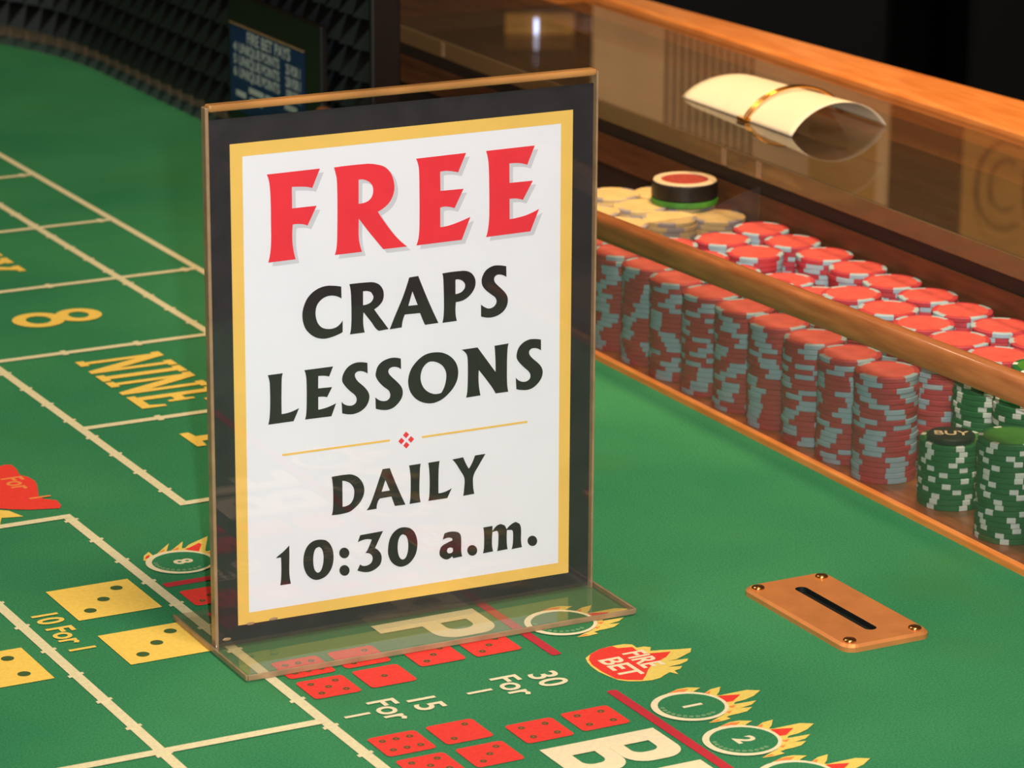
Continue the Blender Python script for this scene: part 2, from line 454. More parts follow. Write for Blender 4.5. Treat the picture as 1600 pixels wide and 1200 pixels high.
# poster artwork outlines in millimetres on the sheet (x right, y up)
POSTER = {
 'FREE': [[(32.14,250.49),(61.53,250.69),(57.11,240.95),(56.38,241.22),(55.65,241.47),(54.92,241.68),(54.18,241.85),(53.30,242.01),(52.42,242.13),(51.54,242.23),(50.66,242.32),(49.45,242.43),(48.23,242.54),(47.02,242.62),(45.81,242.70),(45.82,241.21),(45.82,239.73),(45.83,238.24),(45.83,236.75),(45.83,235.44),(45.82,234.13),(45.81,232.82),(45.80,231.51),(59.45,231.47),(54.30,221.64),(53.70,221.92),(53.09,222.17),(52.47,222.38),(51.84,222.57),(51.11,222.74),(50.37,222.87),(49.64,222.97),(48.90,223.05),(48.19,223.08),(47.49,223.09),(46.78,223.07),(46.08,223.01),(45.96,221.75),(45.86,220.49),(45.80,219.22),(45.76,217.94),(45.74,216.55),(45.74,215.16),(45.78,213.76),(45.91,212.36),(46.19,210.43),(46.53,208.51),(46.95,206.58),(47.44,204.66),(32.32,204.56),(32.65,205.73),(32.94,206.90),(33.19,208.09),(33.41,209.29),(33.61,210.65),(33.77,212.02),(33.89,213.40),(33.98,214.78),(34.06,217.54),(34.10,220.31),(34.11,223.07),(34.12,225.83),(34.13,228.59),(34.14,231.35),(34.13,234.11),(34.09,236.86),(34.05,238.65),(33.98,240.45),(33.89,242.24),(33.76,244.03),(33.66,245.01),(33.52,245.98),(33.35,246.96),(33.13,247.93),(32.95,248.58),(32.72,249.23),(32.45,249.86)],
   [(69.31,250.48),(73.96,250.64),(78.62,250.70),(83.30,250.68),(88.00,250.57),(89.35,250.46),(90.69,250.26),(92.03,249.98),(93.37,249.65),(94.45,249.37),(95.52,249.05),(96.56,248.65),(97.55,248.13),(98.49,247.48),(99.35,246.74),(100.14,245.91),(100.83,245.03),(101.42,244.07),(101.90,243.05),(102.29,242.01),(102.62,240.96),(102.90,239.83),(103.12,238.70),(103.24,237.56),(103.26,236.43),(103.17,235.30),(102.97,234.18),(102.68,233.10),(102.28,232.06),(101.75,230.98),(101.12,229.95),(100.39,229.00),(99.55,228.14),(98.26,227.12),(96.87,226.21),(95.39,225.40),(93.81,224.71),(94.51,223.52),(95.24,222.34),(96.00,221.17),(96.79,220.02),(98.37,217.77),(99.97,215.52),(101.63,213.31),(103.39,211.16),(105.00,209.39),(106.70,207.68),(108.48,206.04),(110.35,204.47),(96.71,204.55),(95.95,205.48),(95.20,206.40),(94.46,207.33),(93.71,208.26),(92.36,209.95),(91.01,211.64),(89.66,213.33),(88.34,215.03),(86.98,216.82),(85.64,218.61),(84.31,220.41),(83.00,222.21),(82.90,220.43),(82.84,218.65),(82.81,216.86),(82.82,215.06),(82.85,213.79),(82.91,212.52),(83.02,211.25),(83.20,209.97),(83.47,208.59),(83.80,207.21),(84.20,205.83),(84.66,204.47),(69.39,204.47),(69.75,205.61),(70.04,206.76),(70.28,207.93),(70.45,209.12),(70.63,210.92),(70.73,212.72),(70.79,214.54),(70.83,216.35),(70.93,220.53),(71.01,224.71),(71.05,228.88),(71.07,233.04),(71.07,235.82),(71.04,238.59),(70.97,241.37),(70.84,244.14),(70.74,244.99),(70.58,245.84),(70.37,246.68),(70.16,247.52),(69.98,248.27),(69.77,249.01),(69.55,249.74)],
   [(83.05,242.64),(83.69,242.72),(84.31,242.73),(84.94,242.68),(85.56,242.56),(86.34,242.33),(87.10,242.04),(87.84,241.68),(88.53,241.26),(89.14,240.80),(89.70,240.28),(90.20,239.72),(90.61,239.10),(90.89,238.49),(91.08,237.85),(91.19,237.19),(91.25,236.53),(91.25,235.90),(91.18,235.27),(91.05,234.66),(90.87,234.07),(90.65,233.49),(90.39,232.94),(90.06,232.42),(89.66,231.96),(89.14,231.51),(88.56,231.11),(87.93,230.78),(87.26,230.53),(86.22,230.28),(85.16,230.12),(84.07,230.03),(82.95,230.03)],
   [(115.60,250.53),(144.37,250.81),(139.75,240.88),(138.88,241.16),(138.01,241.41),(137.14,241.64),(136.26,241.85),(135.50,242.02),(134.74,242.17),(133.97,242.30),(133.21,242.38),(132.26,242.42),(131.31,242.42),(130.37,242.38),(129.43,242.30),(129.56,232.07),(142.91,231.84),(137.72,222.03),(137.07,222.30),(136.42,222.54),(135.75,222.75),(135.08,222.93),(134.32,223.12),(133.56,223.28),(132.79,223.41),(132.02,223.48),(131.36,223.48),(130.72,223.43),(130.08,223.33),(129.45,223.18),(129.46,212.77),(130.58,212.74),(131.69,212.77),(132.79,212.85),(133.88,212.98),(135.44,213.24),(136.98,213.56),(138.51,213.92),(140.02,214.31),(141.77,214.79),(143.50,215.30),(145.21,215.84),(146.92,216.42),(141.91,204.60),(115.71,204.45),(116.16,205.58),(116.53,206.74),(116.83,207.92),(117.06,209.12),(117.26,210.78),(117.39,212.47),(117.45,214.16),(117.49,215.86),(117.55,220.51),(117.56,225.15),(117.55,229.79),(117.52,234.42),(117.50,236.95),(117.47,239.47),(117.41,241.99),(117.29,244.51),(117.21,245.37),(117.08,246.22),(116.90,247.07),(116.69,247.92),(116.48,248.58),(116.23,249.24),(115.94,249.89)],
   [(155.97,250.70),(184.48,250.88),(180.11,240.96),(179.18,241.32),(178.25,241.64),(177.30,241.93),(176.35,242.17),(175.58,242.33),(174.80,242.44),(174.02,242.53),(173.24,242.59),(172.34,242.66),(171.43,242.70),(170.53,242.72),(169.63,242.72),(169.73,232.24),(183.46,232.10),(177.69,222.32),(177.11,222.56),(176.51,222.77),(175.91,222.97),(175.31,223.14),(174.69,223.29),(174.06,223.43),(173.44,223.55),(172.81,223.62),(172.06,223.68),(171.31,223.70),(170.56,223.69),(169.81,223.65),(169.92,212.68),(171.15,212.74),(172.37,212.82),(173.58,212.94),(174.79,213.08),(176.21,213.26),(177.64,213.46),(179.04,213.71),(180.42,214.03),(182.18,214.55),(183.92,215.12),(185.62,215.76),(187.30,216.46),(182.22,204.83),(156.15,204.54),(156.54,205.72),(156.87,206.90),(157.15,208.11),(157.36,209.33),(157.59,211.01),(157.76,212.70),(157.88,214.40),(157.94,216.11),(157.98,220.80),(157.95,225.49),(157.89,230.18),(157.81,234.85),(157.76,237.12),(157.69,239.39),(157.58,241.65),(157.43,243.92),(157.33,244.92),(157.18,245.92),(157.00,246.92),(156.79,247.92),(156.63,248.62),(156.43,249.31),(156.22,250.01)]],
 'CRAPS': [[(72.81,187.31),(72.88,180.92),(72.24,181.37),(71.58,181.77),(70.90,182.13),(70.19,182.43),(69.42,182.70),(68.64,182.92),(67.85,183.08),(67.06,183.17),(66.25,183.19),(65.45,183.13),(64.67,183.01),(63.91,182.82),(63.18,182.56),(62.48,182.25),(61.82,181.87),(61.21,181.44),(60.61,180.93),(60.06,180.38),(59.57,179.78),(59.16,179.13),(58.81,178.36),(58.54,177.54),(58.35,176.70),(58.22,175.84),(58.17,174.99),(58.18,174.14),(58.26,173.27),(58.40,172.41),(58.58,171.62),(58.81,170.83),(59.11,170.05),(59.48,169.30),(59.89,168.65),(60.35,168.02),(60.88,167.44),(61.47,166.93),(62.09,166.53),(62.76,166.21),(63.45,165.95),(64.16,165.75),(64.94,165.58),(65.73,165.47),(66.52,165.43),(67.30,165.45),(68.14,165.54),(68.96,165.69),(69.75,165.93),(70.47,166.27),(71.33,166.85),(72.11,167.52),(72.81,168.28),(73.43,169.12),(73.37,162.92),(72.65,162.59),(71.92,162.29),(71.18,162.02),(70.42,161.78),(69.53,161.52),(68.63,161.30),(67.72,161.10),(66.80,160.93),(65.91,160.79),(65.01,160.67),(64.11,160.59),(63.19,160.60),(62.17,160.70),(61.15,160.87),(60.14,161.11),(59.16,161.44),(58.21,161.86),(57.29,162.36),(56.41,162.94),(55.59,163.59),(54.71,164.39),(53.89,165.26),(53.15,166.18),(52.51,167.16),(51.98,168.23),(51.57,169.33),(51.26,170.46),(51.01,171.60),(50.85,172.67),(50.78,173.74),(50.78,174.81),(50.85,175.87),(50.99,176.82),(51.20,177.76),(51.48,178.67),(51.80,179.57),(52.17,180.52),(52.59,181.44),(53.07,182.33),(53.63,183.17),(54.33,184.01),(55.09,184.80),(55.91,185.53),(56.80,186.19),(57.74,186.76),(58.74,187.26),(59.77,187.69),(60.84,188.05),(61.82,188.30),(62.82,188.48),(63.85,188.59),(64.88,188.64),(65.88,188.61),(66.89,188.50),(67.90,188.35),(68.91,188.18),(69.89,188.00),(70.86,187.80),(71.84,187.56)],
   [(77.36,188.06),(80.20,188.07),(83.04,188.04),(85.89,187.95),(88.75,187.81),(89.54,187.75),(90.35,187.64),(91.14,187.48),(91.92,187.24),(92.65,186.94),(93.36,186.58),(94.03,186.15),(94.63,185.65),(95.20,185.03),(95.69,184.35),(96.10,183.62),(96.44,182.88),(96.67,182.13),(96.81,181.36),(96.88,180.59),(96.87,179.83),(96.81,179.07),(96.68,178.32),(96.47,177.60),(96.17,176.92),(95.76,176.26),(95.27,175.66),(94.71,175.10),(94.11,174.59),(93.48,174.11),(92.82,173.69),(92.11,173.31),(91.37,172.98),(92.04,171.98),(92.71,170.99),(93.39,170.00),(94.08,169.01),(94.75,168.07),(95.43,167.13),(96.12,166.19),(96.79,165.25),(97.48,164.28),(98.16,163.32),(98.84,162.35),(99.52,161.38),(94.03,161.06),(93.51,161.38),(93.04,161.74),(92.61,162.14),(92.21,162.57),(91.49,163.54),(90.83,164.54),(90.18,165.56),(89.51,166.55),(88.47,167.96),(87.42,169.36),(86.35,170.74),(85.27,172.12),(85.12,170.55),(85.04,168.97),(85.03,167.39),(85.09,165.79),(85.19,164.64),(85.36,163.49),(85.60,162.33),(85.92,161.18),(77.43,161.14),(77.67,161.96),(77.87,162.79),(78.03,163.63),(78.14,164.49),(78.27,166.08),(78.35,167.67),(78.40,169.27),(78.42,170.88),(78.43,173.55),(78.42,176.22),(78.37,178.90),(78.29,181.57),(78.24,182.64),(78.15,183.72),(78.03,184.80),(77.88,185.87),(77.79,186.42),(77.67,186.97),(77.53,187.51)],
   [(85.09,183.34),(85.77,183.38),(86.46,183.36),(87.13,183.29),(87.81,183.15),(88.34,182.98),(88.86,182.76),(89.36,182.48),(89.84,182.14),(90.96,180.09),(90.97,179.51),(90.90,178.97),(90.74,178.47),(90.49,178.01),(90.14,177.54),(89.71,177.13),(89.21,176.78),(88.67,176.51),(87.81,176.23),(86.92,176.02),(85.99,175.90),(85.03,175.87)],
   [(111.52,187.73),(116.71,187.96),(118.11,184.42),(119.55,180.89),(121.02,177.36),(122.54,173.83),(123.93,170.67),(125.36,167.52),(126.83,164.38),(128.33,161.24),(120.55,161.09),(120.22,161.77),(119.91,162.46),(119.60,163.15),(119.30,163.84),(118.88,164.84),(118.48,165.83),(118.08,166.83),(117.69,167.84),(108.95,168.10),(108.60,167.41),(108.29,166.69),(108.02,165.96),(107.79,165.22),(107.55,164.27),(107.35,163.30),(107.20,162.32),(107.09,161.33),(100.20,161.13),(100.94,162.84),(101.68,164.54),(102.44,166.23),(103.21,167.92),(104.37,170.36),(105.56,172.79),(106.73,175.23),(107.83,177.70),(108.84,180.17),(109.79,182.67),(110.68,185.19)],
   [(113.34,180.06),(116.31,172.40),(110.93,172.52)],
   [(130.62,187.75),(133.55,187.88),(136.50,187.94),(139.46,187.92),(142.43,187.83),(143.25,187.76),(144.08,187.63),(144.90,187.41),(145.69,187.12),(146.40,186.77),(147.08,186.36),(147.71,185.87),(148.26,185.32),(148.78,184.63),(149.21,183.89),(149.56,183.12),(149.82,182.33),(149.97,181.57),(150.04,180.80),(150.02,180.04),(149.93,179.29),(149.75,178.52),(149.49,177.78),(149.17,177.07),(148.77,176.39),(148.23,175.64),(147.61,174.93),(146.94,174.26),(146.22,173.66),(145.47,173.11),(144.68,172.62),(143.85,172.20),(142.96,171.87),(141.90,171.59),(140.81,171.41),(139.69,171.31),(138.54,171.30),(138.38,169.86),(138.29,168.40),(138.27,166.94),(138.32,165.47),(138.42,164.36),(138.58,163.25),(138.82,162.14),(139.13,161.03),(130.65,160.96),(130.89,161.85),(131.09,162.74),(131.24,163.65),(131.34,164.57),(131.46,166.18),(131.53,167.79),(131.56,169.42),(131.57,171.04),(131.54,173.75),(131.48,176.45),(131.41,179.16),(131.32,181.86),(131.28,182.84),(131.24,183.81),(131.18,184.79),(131.08,185.76),(131.01,186.26),(130.90,186.76),(130.77,187.25)],
   [(138.27,183.44),(138.73,183.53),(139.20,183.56),(139.66,183.53),(140.12,183.44),(140.74,183.25),(141.35,182.99),(141.92,182.68),(142.45,182.31),(142.89,181.91),(143.27,181.46),(143.59,180.96),(143.86,180.42),(143.93,179.84),(143.91,179.29),(143.82,178.78),(143.63,178.29),(143.33,177.77),(142.94,177.31),(142.50,176.89),(142.01,176.53),(141.59,176.29),(141.13,176.12),(140.64,175.99),(140.15,175.88),(139.70,175.78),(139.24,175.72),(138.77,175.68),(138.29,175.66)],
   [(168.05,187.41),(168.20,181.54),(167.64,181.95),(167.06,182.31),(166.46,182.63),(165.84,182.89),(165.20,183.11),(164.55,183.28),(163.89,183.38),(163.25,183.40),(162.79,183.34),(162.35,183.20),(161.95,182.99),(161.61,182.72),(161.34,182.42),(161.13,182.07),(160.98,181.69),(160.92,181.28),(160.93,180.83),(161.02,180.37),(161.18,179.92),(161.40,179.49),(161.75,178.97),(162.16,178.49),(162.61,178.02),(163.06,177.57),(163.76,176.88),(164.49,176.21),(165.21,175.54),(165.90,174.85),(166.56,174.16),(167.20,173.46),(167.79,172.73),(168.29,171.96),(168.64,171.19),(168.90,170.40),(169.06,169.60),(169.12,168.81),(169.07,167.92),(168.93,167.04),(168.69,166.20),(168.35,165.40),(167.89,164.62),(167.34,163.88),(166.71,163.21),(166.01,162.62),(165.16,162.06),(164.23,161.58),(163.26,161.19),(162.25,160.88),(161.22,160.65),(160.17,160.51),(159.10,160.46),(158.01,160.51),(156.82,160.67),(155.64,160.93),(154.47,161.28),(153.30,161.73),(153.26,168.27),(153.70,167.85),(154.16,167.45),(154.65,167.08),(155.15,166.74),(155.71,166.39),(156.29,166.06),(156.89,165.78),(157.51,165.59),(158.11,165.51),(158.71,165.52),(159.30,165.60),(159.86,165.75),(160.40,165.98),(160.90,166.28),(161.34,166.64),(161.73,167.06),(162.01,167.47),(162.23,167.93),(162.37,168.42),(162.42,168.94),(162.37,169.46),(162.23,169.99),(162.00,170.51),(161.70,170.98),(161.18,171.54),(160.58,172.04),(159.95,172.51),(159.33,173.00),(158.49,173.68),(157.64,174.35),(156.81,175.04),(156.03,175.77),(155.48,176.37),(154.97,177.01),(154.51,177.68),(154.14,178.37),(153.88,179.03),(153.70,179.69),(153.60,180.37),(153.56,181.04),(153.60,181.70),(153.70,182.35),(153.87,182.97),(154.11,183.57),(154.48,184.34),(154.90,185.07),(155.39,185.76),(155.96,186.39),(156.57,186.90),(157.26,187.33),(157.99,187.70),(158.76,188.02),(159.42,188.24),(160.12,188.41),(160.84,188.52),(161.56,188.57),(162.38,188.55),(163.20,188.47),(164.03,188.35),(164.85,188.20),(165.66,188.04),(166.46,187.86),(167.26,187.65)]],
 'LESSONS': [[(31.09,145.05),(39.43,145.06),(39.18,144.29),(38.99,143.52),(38.86,142.72),(38.79,141.92),(38.62,137.27),(38.51,132.60),(38.46,127.91),(38.47,123.21),(39.36,123.21),(40.24,123.24),(41.11,123.30),(41.97,123.39),(42.78,123.52),(43.57,123.67),(44.36,123.85),(45.13,124.06),(45.94,124.30),(46.74,124.56),(47.52,124.84),(48.30,125.15),(45.13,118.51),(30.91,118.51),(31.15,119.30),(31.36,120.11),(31.52,120.92),(31.64,121.74),(31.82,123.44),(31.96,125.15),(32.06,126.87),(32.12,128.59),(32.18,131.60),(32.19,134.61),(32.16,137.62),(32.08,140.64),(32.02,141.29),(31.90,141.95),(31.75,142.61),(31.59,143.27),(31.49,143.72),(31.37,144.16),(31.24,144.61)],
   [(51.52,145.15),(67.75,145.12),(65.43,139.93),(64.81,140.18),(64.20,140.38),(63.57,140.55),(62.95,140.68),(62.05,140.82),(61.14,140.92),(60.24,140.99),(59.34,141.01),(59.16,134.34),(67.08,134.09),(64.16,128.92),(63.72,129.10),(63.27,129.25),(62.81,129.37),(62.36,129.46),(61.57,129.59),(60.78,129.68),(59.98,129.75),(59.19,129.79),(59.10,122.86),(59.91,122.87),(60.70,122.92),(61.49,122.99),(62.28,123.09),(63.09,123.22),(63.89,123.37),(64.68,123.55),(65.46,123.75),(66.42,124.03),(67.38,124.33),(68.32,124.65),(69.25,125.00),(66.54,118.30),(51.58,118.51),(51.83,119.26),(52.04,120.02),(52.19,120.80),(52.30,121.59),(52.45,123.19),(52.53,124.81),(52.59,126.43),(52.62,128.05),(52.68,130.96),(52.71,133.88),(52.71,136.79),(52.65,139.71),(52.60,140.59),(52.49,141.47),(52.34,142.34),(52.16,143.22),(52.05,143.71),(51.90,144.19),(51.72,144.67)],
   [(87.30,144.60),(87.39,138.73),(86.87,139.14),(86.34,139.50),(85.78,139.82),(85.21,140.10),(84.65,140.31),(84.08,140.49),(83.51,140.62),(82.93,140.69),(82.45,140.70),(81.98,140.66),(81.52,140.57),(81.10,140.40),(80.77,140.19),(80.50,139.93),(80.27,139.61),(80.09,139.23),(80.08,138.77),(80.12,138.32),(80.23,137.88),(80.39,137.45),(80.71,136.83),(81.09,136.22),(81.51,135.64),(81.97,135.08),(82.73,134.30),(83.55,133.57),(84.37,132.83),(85.14,132.06),(85.77,131.37),(86.37,130.66),(86.92,129.93),(87.41,129.16),(87.75,128.50),(88.03,127.81),(88.22,127.12),(88.31,126.42),(88.28,125.53),(88.14,124.66),(87.91,123.82),(87.60,123.02),(87.19,122.24),(86.71,121.50),(86.15,120.83),(85.51,120.23),(84.68,119.63),(83.78,119.10),(82.82,118.67),(81.83,118.31),(80.84,118.06),(79.81,117.89),(78.76,117.82),(77.70,117.86),(76.44,118.02),(75.19,118.27),(73.94,118.63),(72.69,119.09),(72.39,125.45),(72.76,124.95),(73.17,124.49),(73.62,124.07),(74.11,123.70),(74.64,123.38),(75.20,123.12),(75.79,122.91),(76.38,122.75),(76.96,122.64),(77.54,122.58),(78.11,122.58),(78.66,122.67),(79.18,122.83),(79.66,123.06),(80.10,123.36),(80.50,123.73),(80.75,124.24),(80.91,124.76),(80.99,125.30),(80.98,125.85),(80.87,126.40),(80.68,126.93),(80.41,127.45),(80.08,127.93),(79.46,128.61),(78.76,129.23),(78.05,129.83),(77.36,130.46),(76.66,131.18),(75.96,131.90),(75.29,132.64),(74.66,133.42),(74.15,134.09),(73.68,134.78),(73.26,135.49),(72.96,136.24),(72.82,136.89),(72.80,137.55),(72.86,138.20),(72.99,138.84),(73.21,139.60),(73.51,140.33),(73.87,141.04),(74.29,141.70),(74.78,142.35),(75.32,142.96),(75.92,143.51),(76.58,144.00),(77.32,144.44),(78.10,144.80),(78.93,145.10),(79.78,145.33),(80.55,145.47),(81.35,145.54),(82.16,145.54),(82.97,145.49),(84.05,145.36),(85.13,145.16),(86.22,144.91)],
   [(106.48,144.49),(106.64,138.68),(106.13,139.09),(105.60,139.46),(105.05,139.77),(104.48,140.04),(103.92,140.25),(103.34,140.41),(102.76,140.51),(102.18,140.55),(101.69,140.53),(101.21,140.46),(100.75,140.33),(100.33,140.13),(100.01,139.91),(99.73,139.64),(99.50,139.33),(99.32,138.96),(99.28,138.49),(99.32,138.03),(99.44,137.59),(99.63,137.17),(100.07,136.52),(100.58,135.90),(101.13,135.31),(101.69,134.73),(102.37,134.03),(103.08,133.36),(103.78,132.68),(104.45,131.97),(105.07,131.28),(105.69,130.57),(106.26,129.83),(106.75,129.05),(107.08,128.34),(107.33,127.60),(107.50,126.85),(107.57,126.10),(107.55,125.32),(107.44,124.55),(107.24,123.81),(106.96,123.11),(106.54,122.34),(106.04,121.61),(105.48,120.94),(104.86,120.31),(104.13,119.66),(103.36,119.05),(102.52,118.52),(101.62,118.10),(100.63,117.80),(99.60,117.60),(98.53,117.52),(97.46,117.56),(96.06,117.75),(94.68,118.06),(93.30,118.49),(91.93,119.03),(91.74,125.32),(92.21,124.80),(92.71,124.32),(93.24,123.90),(93.80,123.52),(94.35,123.22),(94.92,122.97),(95.51,122.78),(96.10,122.65),(96.69,122.56),(97.28,122.53),(97.86,122.56),(98.41,122.69),(98.89,122.91),(99.32,123.20),(99.70,123.57),(100.03,124.01),(100.19,124.49),(100.29,124.97),(100.31,125.46),(100.27,125.95),(100.14,126.50),(99.95,127.04),(99.69,127.56),(99.35,128.04),(98.72,128.67),(98.02,129.23),(97.29,129.78),(96.60,130.36),(95.88,131.07),(95.17,131.80),(94.49,132.55),(93.86,133.34),(93.35,134.06),(92.87,134.81),(92.46,135.59),(92.14,136.39),(92.00,136.93),(91.95,137.49),(91.98,138.04),(92.06,138.57),(92.25,139.45),(92.49,140.31),(92.81,141.13),(93.23,141.90),(93.74,142.58),(94.35,143.19),(95.03,143.72),(95.76,144.19),(96.62,144.60),(97.53,144.92),(98.48,145.17),(99.44,145.38),(100.23,145.50),(101.03,145.56),(101.84,145.56),(102.66,145.49),(103.62,145.34),(104.58,145.12),(105.53,144.84)],
   [(127.18,145.35),(128.12,145.25),(129.06,145.09),(129.99,144.88),(130.91,144.58),(131.89,144.19),(132.84,143.72),(133.77,143.19),(134.65,142.59),(135.49,141.92),(136.29,141.19),(137.03,140.41),(137.69,139.58),(138.24,138.74),(138.72,137.87),(139.11,136.97),(139.44,136.06),(139.67,135.17),(139.83,134.27),(139.90,133.37),(139.92,132.48),(139.86,131.48),(139.74,130.50),(139.55,129.53),(139.27,128.60),(138.88,127.61),(138.41,126.67),(137.86,125.76),(137.26,124.89),(136.58,124.04),(135.84,123.24),(135.05,122.48),(134.22,121.75),(133.35,121.03),(132.44,120.33),(131.49,119.70),(130.48,119.15),(129.37,118.67),(128.21,118.28),(127.02,117.98),(125.80,117.78),(124.76,117.71),(123.71,117.76),(122.64,117.89),(121.59,118.11),(120.51,118.40),(119.44,118.77),(118.40,119.23),(117.40,119.76),(116.44,120.38),(115.53,121.06),(114.69,121.82),(113.91,122.64),(113.21,123.53),(112.58,124.47),(112.04,125.45),(111.60,126.45),(111.23,127.56),(110.96,128.69),(110.78,129.82),(110.69,130.95),(110.68,131.95),(110.77,132.93),(110.93,133.89),(111.16,134.83),(111.46,135.81),(111.84,136.76),(112.28,137.68),(112.79,138.56),(113.39,139.41),(114.07,140.22),(114.80,140.98),(115.57,141.70),(116.43,142.42),(117.33,143.11),(118.28,143.74),(119.28,144.29),(120.16,144.66),(121.07,144.96),(122.03,145.19),(123.00,145.35),(124.02,145.45),(125.07,145.47),(126.12,145.44)],
   [(122.76,140.57),(123.49,140.70),(124.25,140.69),(125.02,140.59),(125.79,140.41),(126.64,140.15),(127.47,139.80),(128.28,139.38),(129.05,138.91),(129.71,138.42),(130.33,137.88),(130.90,137.28),(131.39,136.64),(131.86,135.87),(132.26,135.06),(132.57,134.23),(132.79,133.39),(132.92,132.50),(132.94,131.62),(132.89,130.74),(132.80,129.87),(132.65,128.88),(132.45,127.91),(132.19,126.95),(131.87,126.03),(131.49,125.16),(131.06,124.32),(130.56,123.52),(130.00,122.74),(129.08,122.55),(128.15,122.46),(127.21,122.46),(126.26,122.57),(125.41,122.76),(124.58,123.06),(123.77,123.44),(122.99,123.87),(122.23,124.38),(121.50,124.94),(120.82,125.55),(120.20,126.22),(119.69,126.88),(119.26,127.58),(118.89,128.32),(118.57,129.06),(118.30,129.84),(118.09,130.63),(117.95,131.43),(117.88,132.22),(117.88,133.11),(117.97,133.98),(118.12,134.84),(118.35,135.66),(118.64,136.49),(119.00,137.30),(119.44,138.05),(119.97,138.74),(120.56,139.33),(121.23,139.84),(121.96,140.27)],
   [(141.89,144.88),(151.28,145.04),(162.01,130.11),(162.01,131.99),(161.99,133.88),(161.94,135.76),(161.86,137.65),(161.77,139.40),(161.65,141.16),(161.50,142.92),(161.33,144.67),(169.72,144.96),(169.46,144.14),(169.26,143.31),(169.12,142.47),(169.03,141.61),(168.89,138.76),(168.81,135.89),(168.77,133.02),(168.76,130.14),(168.76,128.15),(168.79,126.14),(168.86,124.14),(168.97,122.12),(169.07,121.16),(169.21,120.19),(169.39,119.22),(169.63,118.25),(162.10,118.25),(161.44,119.46),(160.74,120.64),(160.00,121.80),(159.22,122.94),(157.48,125.36),(155.71,127.76),(153.90,130.13),(152.06,132.48),(151.94,130.67),(151.89,128.86),(151.91,127.03),(152.01,125.20),(152.17,123.48),(152.40,121.76),(152.71,120.04),(153.09,118.32),(144.58,118.19),(144.82,119.03),(145.02,119.89),(145.17,120.76),(145.27,121.64),(145.41,123.39),(145.49,125.15),(145.54,126.91),(145.57,128.67),(145.60,130.88),(145.61,133.08),(145.59,135.29),(145.53,137.49),(145.51,138.38),(145.47,139.27),(145.37,140.16),(145.19,141.05),(145.00,141.61),(144.73,142.16),(144.39,142.68),(144.01,143.17),(143.55,143.66),(143.04,144.11),(142.49,144.52)],
   [(189.03,144.66),(189.11,138.67),(188.54,139.10),(187.94,139.48),(187.33,139.81),(186.69,140.08),(186.10,140.28),(185.50,140.42),(184.89,140.50),(184.30,140.51),(183.84,140.46),(183.40,140.34),(182.99,140.16),(182.63,139.92),(182.37,139.68),(182.17,139.39),(182.02,139.06),(181.93,138.68),(181.95,138.20),(182.05,137.73),(182.20,137.28),(182.43,136.84),(182.84,136.24),(183.32,135.68),(183.84,135.13),(184.37,134.61),(185.08,133.95),(185.83,133.32),(186.57,132.69),(187.28,132.02),(187.89,131.38),(188.48,130.72),(189.01,130.02),(189.47,129.29),(189.79,128.62),(190.02,127.93),(190.17,127.22),(190.23,126.53),(190.19,125.73),(190.06,124.95),(189.84,124.20),(189.55,123.49),(189.12,122.71),(188.62,121.97),(188.05,121.28),(187.42,120.64),(186.67,119.98),(185.87,119.37),(185.01,118.83),(184.08,118.39),(183.18,118.08),(182.23,117.87),(181.25,117.77),(180.25,117.77),(178.81,117.91),(177.37,118.15),(175.93,118.50),(174.49,118.96),(174.05,125.47),(174.45,124.96),(174.89,124.49),(175.36,124.06),(175.88,123.68),(176.44,123.33),(177.04,123.03),(177.66,122.79),(178.28,122.62),(178.89,122.51),(179.51,122.47),(180.11,122.50),(180.68,122.62),(181.23,122.83),(181.73,123.13),(182.18,123.49),(182.58,123.94),(182.75,124.42),(182.84,124.91),(182.86,125.41),(182.80,125.91),(182.65,126.41),(182.43,126.90),(182.14,127.37),(181.81,127.82),(181.20,128.49),(180.52,129.13),(179.83,129.74),(179.15,130.38),(178.40,131.12),(177.65,131.86),(176.93,132.61),(176.26,133.41),(175.74,134.09),(175.25,134.79),(174.84,135.52),(174.56,136.28),(174.43,137.00),(174.43,137.73),(174.52,138.44),(174.67,139.14),(174.88,139.92),(175.16,140.68),(175.50,141.40),(175.93,142.08),(176.47,142.75),(177.09,143.37),(177.78,143.92),(178.52,144.41),(179.29,144.80),(180.11,145.12),(180.96,145.37),(181.85,145.55),(182.66,145.63),(183.50,145.63),(184.34,145.58),(185.19,145.49),(186.15,145.35),(187.11,145.17),(188.07,144.94)]],
 'DAILY': [[(66.29,85.19),(68.71,85.32),(71.13,85.38),(73.57,85.34),(76.02,85.22),(76.84,85.12),(77.65,84.93),(78.45,84.66),(79.24,84.32),(79.98,83.93),(80.69,83.47),(81.37,82.95),(81.99,82.38),(82.60,81.70),(83.15,80.98),(83.63,80.21),(84.04,79.42),(84.41,78.52),(84.71,77.59),(84.92,76.65),(85.03,75.72),(85.02,74.82),(84.91,73.93),(84.71,73.07),(84.45,72.24),(84.08,71.35),(83.64,70.51),(83.14,69.70),(82.57,68.94),(81.89,68.19),(81.15,67.50),(80.36,66.86),(79.54,66.26),(78.68,65.67),(77.79,65.10),(76.84,64.64),(75.82,64.35),(73.45,64.06),(71.05,63.92),(68.61,63.94),(66.14,64.13),(66.41,64.88),(66.62,65.65),(66.77,66.43),(66.87,67.23),(67.00,69.32),(67.08,71.42),(67.10,73.53),(67.10,75.64),(67.08,77.20),(67.02,78.76),(66.92,80.32),(66.80,81.88),(66.72,82.71),(66.61,83.54),(66.46,84.36)],
